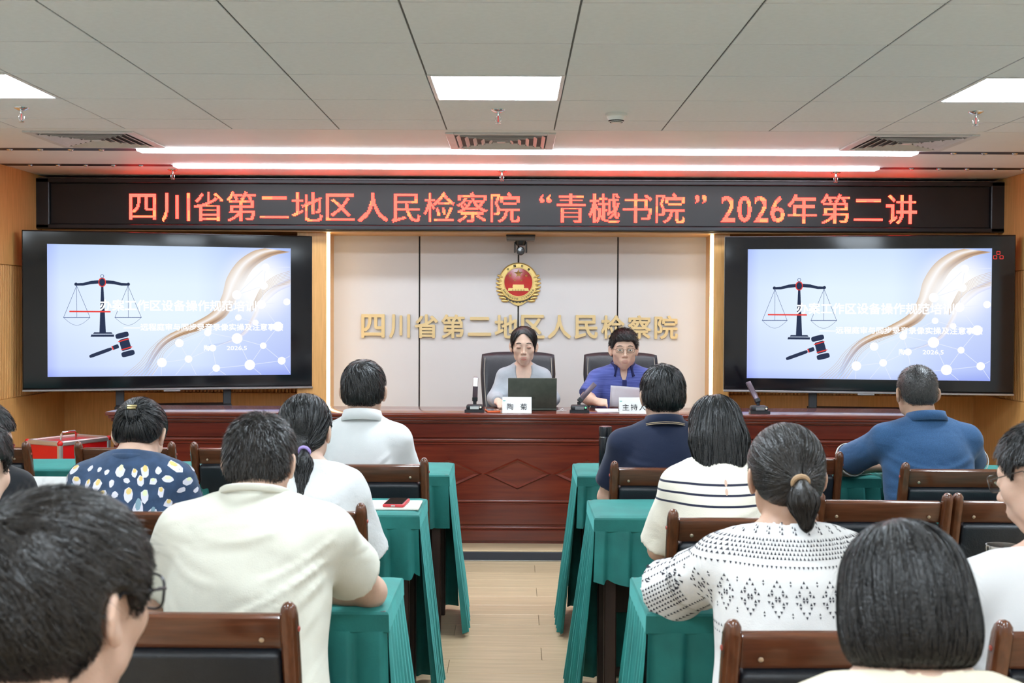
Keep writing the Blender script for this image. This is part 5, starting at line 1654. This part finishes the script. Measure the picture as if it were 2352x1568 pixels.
for s_ in np.arange(-.396, .4, .066):            # diamond motifs
    c = .862
    for i, (dx, dz, u) in enumerate([(0, .036, 1), (-.007, .027, 1), (.007, .027, 1), (-.013, .017, 1), (.013, .017, 1), (-.021, .008, 1), (-.013, .008, 0), (.021, .008, 1), (.013, .008, 0), (-.021, -.008, 0), (-.013, -.008, 1), (.021, -.008, 0), (.013, -.008, 1),
                                 (-.013, -.017, 0), (.013, -.017, 0), (-.007, -.027, 0), (.007, -.027, 0), (0, -.036, 0), (-.004, .004, 1), (.004, .004, 1), (-.004, -.004, 0), (.004, -.004, 0)]): tri(s_ + dx, c + dz, .0068, bool(u))
    for dz in (.032, -.032): tri(s_ + .033, c + dz + .004, .0052, True); tri(s_ + .033, c + dz - .004, .0052, False)
for s_ in np.arange(-.40, .40, .044):            # gathered neckline marks
    for dz in (0, .009, .018, .027): tri(s_ + .002, .995 + dz, .0075, dz < .015); tri(s_ - .006, .998 + dz, .005, True)
pr.build(shirt_of(t), dict(b=mat('print_black', (.035, .034, .045), .85)), dict(b='folk_print'))
ps = Print(sd, r, .17, .0014)                    # sleeves: lattice running down the upper arm
for s in (-1, 1):
    a, e = r.S[s], r.E[s]; u = (e - a) / np.linalg.norm(e - a); out = np.array([s * .62, -.78, 0]); side = np.cross(u, out); side /= np.linalg.norm(side); out = np.cross(side, u); out *= np.sign(out[1]) * -1
    polys = []
    for tt in np.arange(.04, .31, .0105):
        for k, w in enumerate(np.arange(-.035, .036, .0105)):
            if .10 < tt: polys.append([a + u * (tt + dx) + side * (w + dy) for dx, dy in ((-.0035, -.0036), (-.0035, .0036), (.0035, 0))])
        for w in (-.052, .052, -.07, .07): polys.append([a + u * (tt + dx) + side * (w + dy) for dx, dy in ((-.003, -.003), (-.003, .003), (.003, 0))])
    P = np.array(polys).reshape(-1, 3); o = (P + out * .3).astype(np.float32); d = np.tile((-out).astype(np.float32), (len(P), 1))
    p, ok = march(sd, o, d, 50, .5); p = p - d * .0016; ok = ok.reshape(-1, 3).all(1); tri_p = p.reshape(-1, 3, 3)
    ok &= (np.linalg.norm(tri_p - tri_p[:, :1], axis=2).max(1) < .03)
    tri_p = tri_p[ok]
    ob = mesh_obj('folk_print', np_mesh('folk_print', tri_p.reshape(-1, 3), np.arange(len(tri_p) * 3).reshape(-1, 3)), mat('print_black', (0, 0, 0)), shirt_of(t)); ob['kind'] = 'stuff'
# bob woman
person('woman with a dark bob haircut and cream top, nearest at the lower right', (.548, 1.54, 0), 0, make_rig(nz=.985, lean=.08, sw=.17, g=1, fem=True, head=(0, .05, .105), hp=18, hs=.945, neckr=.052), 'cream_top',
       dict(kind='bob', n=14000, L=.12, w=.0011, fly=300, down=-.09, part=(-.02, -.02, .135)), 1, 1, shirt_mat=cream, face=None, sleeve=.8, seed=41, hneck=.03, scoop=((0, .02, .055), (.072, .09, .045)))
# left foreground man with glasses
person('dark haired man with glasses turning right, nearest at the lower left', (-.512, 1.24, 0), 0, make_rig(nz=1.015, lean=.06, sw=.2, g=1.05, head=(.0, .05, .148), hp=6, hy=-23, hs=1.0), 'black_tee',
       dict(kind='short', n=15000, t=.014, L=.04, w=.0011, whorl=(-.04, -.075, .085), up=.12, rough=.003, back=-.085, side=-.004, front=.07, fly=500), 1, 3, shirt_mat=cloth_mat('grey_tee', (.10, .10, .11)), seed=45,
       glasses=dict(col=(.03, .03, .035), name='smoke', z=.012, wh=(.052, .042), r=.0018))
# man at the right edge
person('man in a white tee with thin glasses at the right edge', (1.215, 2.58, 0), 0, make_rig(nz=.945, lean=.08, sw=.215, g=1.1, head=(-.005, .06, .182), hp=18, hy=38, hs=1.04), 'white_tee',
       dict(kind='short', n=6000, t=.009, L=.022, w=.0015, up=.3, rough=.0012, whorl=(0, -.06, .11), back=-.03, side=.012), 1, 1, shirt_mat=white_tee, sleeve=.8, seed=51,
       glasses=dict(col=(.10, .09, .08), name='thin', z=.012, wh=(.048, .038), r=.0011, metal=.8))
# two people at the left edge
person('person in black with red glasses looking down at the left edge', (-1.862, 3.95, 0), 0, make_rig(nz=.95, lean=.13, sw=.18, g=1, head=(.0, .06, .10), hp=24, hy=-58, hs=1.03), 'black_tee',
       dict(kind='short', n=2600, t=.012, L=.03, up=.15, whorl=(0, -.06, .11)), 1, 0, shirt_mat=black_tee, seed=55, glasses=dict(col=(.30, .012, .02), name='red', z=.010, wh=(.05, .034), r=.0022))
person('person whose ear and cheek show at the left edge, third row', (-1.288, 2.68, 0), 0, make_rig(nz=.985, lean=.07, sw=.19, g=1, head=(0, .05, .14), hp=14, hy=-12, hs=1.04), 'grey_tee',
       dict(kind='short', n=3000, t=.011, L=.03, w=.0018, up=.15, whorl=(0, -.06, .11), back=-.04), 1, 1, shirt_mat=cloth_mat('grey_tee', (.10, .10, .11)), seed=57)
# presenters
t, r, sd, b = person('woman in a grey cardigan with lowered eyes behind the laptop', (.059, 8.2, .065), PI,
       make_rig(nz=1.062, lean=.08, sw=.158, g=.86, fem=True, head=(0, .05, .148), hp=8, hs=1.06, jaw=.93, neckr=.046, table=.815, elbow={1: (.19, .13, .86), -1: (-.19, .13, .86)}, wrist={1: (.17, .36, .855), -1: (-.14, .36, .855)}), 'grey_cardigan',
       dict(kind='presenter', n=4200, L=.08, w=.0018, part=(.012, .02, .13), fly=60), 3, 0, shirt_mat=grey_knit, face=dict(closed=True), sleeve=1.9, seed=61, hneck=.035, scoop=((0, .10, .0), (.058, .11, .10)), wrk=.003, baggy=.009, folds=rand_folds(1.05, .15, 5, 6, .004))
pr = Print(sd, r, .17, .003)
MB().sphere(tuple(r.N + [.002, .118, -.115]), (.006, .003, .006), 10, 8).build('button', mat('button_white', (.8, .8, .78), .3), t)
t, r, sd, b = person('man in an indigo striped polo and glasses reading from a sheet', (.735, 8.2, .065), PI,
       make_rig(nz=1.055, lean=.09, sw=.205, g=1.05, head=(0, .055, .135), hp=5, hs=1.09, jaw=1.04, table=.815, elbow={1: (.25, .17, .87), -1: (-.25, .17, .87)}, wrist={1: (.20, .40, .86), -1: (-.20, .40, .86)}), 'indigo_polo',
       dict(kind='short', n=4200, t=.010, top=.012, L=.024, w=.0017, up=.4, whorl=(0, -.07, .105), front=.083, side=.012, rough=.001, back=-.045), 1, 0, shirt_mat=indigo, face=dict(brow=.0335), sleeve=.9, seed=65, hneck=.048, wrk=.0035,
       collar=dict(mat=indigo_d, h=.030, gap=.55, w=.018, drop=.035), glasses=dict(col=(.05, .05, .05), name='wire', z=.010, wh=(.046, .028), r=.0011, metal=.7),
       scoop=((0, .10, .02), (.026, .09, .09)), grip={1: ((-.75, .55, -.05), (.3, .3, .9)), -1: ((.75, .55, -.05), (-.3, .3, .9))})
MB().box((0, r.N[1] + .128, .93), (.03, .012, .13), .003, Matrix.Translation((0, 0, 0)) ).build('placket', indigo_d, t)
# ------------------------------------------------------------------ presenters' office chairs
def office_chair(x, y, label):
    t = empty('office_chair', (x, y, .065), PI, label, 'chair', 'black leather chairs behind the desk')
    # curved padded back (facing +y locally), leaning back
    V = []; F = []; nx, nz = 20, 24
    lea = mat('office_leather', (.022, .021, .027), .38, var=.12, nscale=25, bump=.12, bscale=150)
    def back(off):
        P = []
        for j in range(nz + 1):
            v = j / nz
            for i in range(nx + 1):
                u = -1 + 2 * i / nx
                w = .272 * (1 - .22 * (1 - v) ** 1.5) * (1 - .05 * max(0, v - .8) / .2)
                zt = 1.16 - .018 * abs(u) ** 4
                z = .48 + (zt - .48) * v
                y_ = -.14 - .16 * v - .03 * v * v + .05 * u * u + .012 * math.sin(v * PI * 3) * (1 - u * u)
                ed = min(1, (1 - abs(u)) / .12, (1 - v) / .05, v / .06 + .2); th = .028 + .03 * math.sqrt(max(0, ed))
                P.append((u * w, y_ + off * th, z))
        return P
    A = back(1); B = back(-1); n = (nx + 1) * (nz + 1); V = A + B
    for j in range(nz):
        for i in range(nx):
            a = j * (nx + 1) + i; F.append((a, a + nx + 1, a + nx + 2, a + 1)); F.append((n + a, n + a + 1, n + a + nx + 2, n + a + nx + 1))
    for j in range(nz):
        for i in (0, nx):
            a = j * (nx + 1) + i; q = (a, n + a, n + a + nx + 1, a + nx + 1); F.append(q if i == 0 else q[::-1])
    for i in range(nx):
        for j in (0, nz):
            a = j * (nx + 1) + i; q = (a, a + 1, n + a + 1, n + a); F.append(q if j == 0 else q[::-1])
    mesh_obj('backrest', np_mesh('backrest', V, F), lea, t)
    for i in (1, nx - 1):
        MB().tube([tuple(Vector(A[j * (nx + 1) + i]) + Vector((0, .003, 0))) for j in range(1, nz)], .0022, 5).build('stitching', mat('stitch', (.45, .40, .33), .7), t)
    MB().box((0, .06, .42), (.5, .5, .10), .04, seg=3).build('seat', lea, t)
    for s in (-1, 1): MB().tube([(s * .27, -.12, .58), (s * .29, .0, .62), (s * .29, .16, .61), (s * .27, .2, .5), (s * .24, .16, .42)], .018, 8).build('armrest', black, t)
    MB().cyl((0, 0, .08), (0, 0, .38), .028, 14).build('gas_column', chrome, t)
    for k in range(5):
        a = 2 * PI * k / 5 + .3
        MB().tube([(0, 0, .09), (.15 * math.cos(a), .15 * math.sin(a), .08), (.30 * math.cos(a), .30 * math.sin(a), .06)], .018, 8).build('base_arm', chrome, t)
        MB().cyl((.30 * math.cos(a) - .02 * math.sin(a), .30 * math.sin(a) + .02 * math.cos(a), .026), (.30 * math.cos(a) + .02 * math.sin(a), .30 * math.sin(a) - .02 * math.cos(a), .026), .026, 14).build('caster', black, t)
office_chair(.022, 8.26, 'black leather office chair behind the woman in grey')
office_chair(.755, 8.26, 'black leather office chair behind the man in indigo')

# ------------------------------------------------------------------ things on the rostrum desk
DT = .88
def tent_card(x, y, z, rz, w, h, label, text=None, tm=None, style=0):
    t = empty('name_card', (x, y, z), rz, label, 'name card', 'white folded name cards')
    cm = mat('card_white', (.82, .82, .80), .5)
    MB().add([(-w / 2, -.045, 0), (w / 2, -.045, 0), (w / 2, 0, h), (-w / 2, 0, h), (-w / 2, .045, 0), (w / 2, .045, 0), (-w / 2, -.043, 0), (w / 2, -.043, 0), (w / 2, 0, h - .003), (-w / 2, 0, h - .003), (-w / 2, .043, 0), (w / 2, .043, 0)],
             [(0, 1, 2, 3), (3, 2, 5, 4), (9, 8, 7, 6), (10, 11, 8, 9), (0, 3, 9, 6), (3, 4, 10, 9), (1, 7, 8, 2), (2, 8, 11, 5), (0, 6, 7, 1), (4, 5, 11, 10)]).build('card', cm, t, 10)
    face = T(0, -.0455, 0) @ RX(math.atan2(h, .045))
    def put(s, x0, y0, hh, name, m, bold=.0):
        V, F = text_box(s, h=hh, bold=bold); m2 = MB(); m2.add([(p[0] + x0, p[1] + y0, .0006) for p in V], F, face); m2.build(name, m, t)
    ink = mat('ink', (.03, .035, .05), .7); tl = mat('logo_teal', (.10, .45, .38), .6)
    m2 = MB(); m2.add([(-w / 2 + .012 + .009 * math.cos(a), h * .86 + .006 * math.sin(a), .0006) for a in [PI + PI * i / 10 for i in range(11)]], [tuple(range(11))], face); m2.build('card_logo', tl, t)
    if text:
        n = len([c for c in text if c != ' ']); k = 0
        for i, ch in enumerate(text):
            if ch == ' ': continue
            put(ch, tm[0] + tm[1] * k, h * .22, tm[2], 'card_character', ink, .004); k += 1
    return t
tent_card((1188 - 1183) * .00272, 7.47, DT, 0, .183, .098, 'white name card in front of the laptop reading 陶菊', '陶菊', (-.062, .083, .042))
tent_card((1480 - 1183) * .00272, 7.47, DT, 0, .31, .098, 'white name card in front of the man in indigo reading 主持人', '主持人', (-.135, .052, .042))
# laptop
t = empty('laptop', (.112, 7.60, DT), 0, 'open dark olive laptop with its back to the audience', 'laptop')
lm_ = mat('laptop_olive', (.070, .078, .062), .42, .3, var=.12, nscale=30)
MB().box((0, .11, .010), (.31, .22, .016), .004, seg=2).build('base', lm_, t)
m2 = MB(); m2.m = T(0, .0, .018) @ RX(R(10)); m2.box((0, 0, .098), (.31, .009, .198), .004, seg=2); m2.build('lid', lm_, t)
V, F = text_box('HUAWEI', h=.0085, bold=.02); m2 = MB(); m2.m = T(0, -.0052, .018) @ RX(R(10)); m2.add([(p[0] - .026, 0, p[1] + .062) for p in V], F); m2.build('lid_lettering', mat('laptop_ink', (.02, .022, .02), .4), t)
MB().box((0, .12, .0185), (.26, .09, .002), .001).build('keyboard', black, t)
tag(MB().tube([(.27, 7.56, DT + .004), (.285, 7.565, DT + .004), (.30, 7.575, DT + .004), (.312, 7.57, DT + .012), (.305, 7.56, DT + .02), (.292, 7.56, DT + .012), (.30, 7.56, DT + .005), (.33, 7.58, DT + .004)], .003, 6).build('charging_cable', mat('cable_white', (.8, .8, .8), .4)), 'thin white charging cable looped beside the laptop', 'cable')
# flat bar microphones
mic_m = mat('mic_body', (.025, .026, .030), .4, .2); mic_p = mat('mic_bar', (.16, .12, .15), .35, .6)
def mic(x, y, rz, tilt, label, lit):
    t = empty('conference_microphone', (x, y, DT), rz, label, 'microphone', 'desk microphones')
    m2 = MB(); m2.prism([(-.062, -.06), (.062, -.06), (.05, .05), (-.05, .05)], 0, .018); m2.box((0, -.012, .032), (.105, .085, .034), .012, seg=2); m2.build('base', mic_m, t)
    M = T(0, -.0555, .030)
    MB().box((0, 0, 0), (.055, .003, .018), .001, M).build('display', emis('mic_display', (.55, .62, .62), .9) if lit == 1 else mat('mic_display_dim', (.20, .20, .21), .3), t)
    m2 = MB(); m2.m = T(.038, -.0555, .034) @ RX(R(90)); m2.lathe([(0, 0), (.006, 0), (.006, .003), (0, .004)], 12); m2.build('talk_button', emis('mic_green', (.25, .9, .5), 1.0) if lit == 2 else emis('mic_white', (.9, .85, .7), 1.0), t)
    MB().cyl((0, .01, .04), (0, .01, .066), .011, 12).build('hinge', mic_m, t)
    M = T(0, .01, .068) @ RZ(0) @ RX(tilt[0]) @ RY(tilt[1])
    m2 = MB(); m2.m = M; m2.box((0, 0, .012), (.034, .026, .028), .004); m2.build('pivot', mic_m, t)
    m2 = MB(); m2.m = M; m2.box((0, 0, .088), (.032, .018, .128), .004, seg=2); m2.build('bar', mic_p, t)
    if lit == 1:
        m2 = MB(); m2.m = M; m2.box((0, -.0095, .122), (.028, .002, .056), .0008); m2.build('light_panel', emis('mic_glow', (.95, .97, 1.0), 1.3), t)
mic(-.252, 7.50, 0, (R(4), R(2)), 'upright bar microphone with a white lit face, left of the laptop', 1)
mic(.405, 7.50, 0, (R(-6), R(42)), 'tilted bar microphone with a green light in front of the man in indigo', 2)
mic(1.535, 7.50, 0, (R(-30), R(-20)), 'tilted bar microphone on the right half of the desk', 3)
# phone, sheets
t = empty('smartphone', (-.14, 7.52, DT), R(8), 'smartphone in an orange case lying beside the name card', 'phone')
MB().box((0, 0, .006), (.085, .15, .011), .004, seg=2).build('case', mat('case_orange', (.75, .13, .03), .5), t); MB().box((0, 0, .0125), (.074, .138, .002), .001).build('screen', mat('phone_glass', (.01, .01, .012), .08), t)
V = []; F = []
for j in range(9):
    for i in range(9):
        u, v = i / 8, j / 8; V.append((-.105 + .23 * u, -.10 * v + .02 * math.sin(u * 2.4) * v, .005 + .155 * v - .018 * u * v))
for j in range(8):
    for i in range(8): a = j * 9 + i; F.append((a, a + 1, a + 10, a + 9))
sh = mesh_obj('paper_sheet', np_mesh('paper_sheet', V, np.array(F)), mat('paper_lilac', (.74, .72, .78), .7)); sh.location = (.725, 7.80, DT - .002)
sh.modifiers.new('t', 'SOLIDIFY').thickness = .0008
tag(sh, 'white sheet of paper held up by the man in indigo', 'paper')
tag(MB().box((.62, 7.60, DT + .004), (.20, .22, .008), .001).build('paper_stack', mat('paper_white', (.80, .80, .80), .7)), 'small stack of white papers on the desk beside the name card', 'paper')

# ------------------------------------------------------------------ things on the audience tables
TZ = .7585
t = empty('thermos', ((1392 - 1183) * 5.62 / 2738, 5.62, TZ), 0, 'slim black thermos bottle at the aisle end of the front table', 'thermos')
th = mat('thermos_black', (.014, .016, .020), .25, .3)
MB().lathe([(0, 0), (.029, 0), (.031, .004), (.031, .155), (.029, .162), (0, .162)], 28).build('bottle', th, t); MB().lathe([(0, .163), (.031, .163), (.031, .205), (.029, .211), (.02, .213), (0, .213)], 28).build('cap', th, t)
MB().lathe([(.0305, .160), (.0312, .1605), (.0312, .1635), (.0305, .164)], 28).build('band', chrome, t)
tag(MB().box((-.46, 4.565, TZ + .004), (.20, .20, .006), .001, RZ(0)).build('notebook', mat('paper_cream', (.80, .76, .66), .7)), 'cream sheet of paper under the red phone on the second table', 'paper')
t = empty('smartphone', (-.453, 4.565, TZ + .0072), R(-4), 'smartphone in a red case on cream paper, second row table', 'phone')
MB().box((0, 0, .006), (.082, .155, .012), .005, seg=2).build('case', mat('case_red', (.55, .035, .045), .45), t); MB().box((0, 0, .0128), (.07, .143, .002), .001).build('screen', mat('phone_glass', (.01, .01, .012), .08), t)
MB().box((0, -.078, .006), (.016, .002, .005), .001).build('charging_port', mat('port_silver', (.6, .6, .6), .3, .8), t)
tent_card(-1.80, 4.62, TZ, 0, .20, .10, 'white name card on the far left table in front of the floral shirt')
tent_card(-1.41, 5.72, TZ, R(25), .12, .09, 'white name card on the front table just right of the floral woman head')
t = empty('steel_cup', ((2309 - 1183) * 3.13 / 2738, 3.13, TZ), 0, 'dark tumbler with a steel rim in front of the man in the white tee', 'cup')
MB().lathe([(0, 0), (.034, 0), (.036, .004), (.040, .125), (.038, .125), (.034, .008), (0, .008)], 32).build('body', mat('cup_dark', (.03, .032, .036), .15, .2), t)
MB().lathe([(.0402, .118), (.0432, .119), (.044, .132), (.043, .138), (.040, .138), (.0392, .122)], 32).build('rim', mat('cup_steel', (.6, .58, .54), .22, 1.0), t)
MB().lathe([(0, .10), (.038, .10), (.038, .101), (0, .101)], 32).build('drink', mat('tea', (.06, .035, .012), .1), t)

# red aluminium box and the bar beside the desk
t = empty('equipment_case', (-2.86, 7.62, .065), R(-28), 'bright red case with aluminium edges and a chrome handle by the left wall', 'case')
red = mat('case_panel_red', (.72, .012, .012), .35); alu = mat('case_aluminium', (.62, .61, .60), .32, .7)
MB().box((0, 0, .31), (.30, .40, .60), .004).build('body', red, t)
for sx in (-1, 1):
    for sy in (-1, 1): MB().box((sx * .143, sy * .193, .31), (.03, .03, .62), .006).build('corner_edge', alu, t)
for z in (.012, .612):
    for s in (-1, 1):
        MB().box((s * .143, 0, z), (.03, .37, .03), .006).build('edge', alu, t); MB().box((0, s * .193, z), (.27, .03, .03), .006).build('edge', alu, t)
for sx in (-1, 1):
    for sy in (-1, 1): MB().sphere((sx * .146, sy * .196, .614), .018, 10, 8).build('corner_cap', red, t)
MB().tube([(0, -.06, .61), (0, -.06, .65), (0, -.05, .665), (0, .05, .665), (0, .06, .65), (0, .06, .61)], .007, 8).build('handle', chrome, t)
t = empty('microphone_stand', (-2.52, 8.10, .065), 0, 'short black boom with a brass tip poking out beyond the left end of the desk', 'stand')
MB().lathe([(0, 0), (.11, 0), (.11, .012), (.02, .02), (.011, .03), (.011, .64), (0, .64)], 20).build('pole', black, t)
MB().tube([(.12, -.02, .61), (0, 0, .628), (-.14, .0, .632)], .014, 10).build('boom', black, t)
MB().cyl((-.165, 0, .632), (-.14, 0, .632), .0165, 14).build('tip', mat('brass', (.6, .45, .2), .3, .9), t)
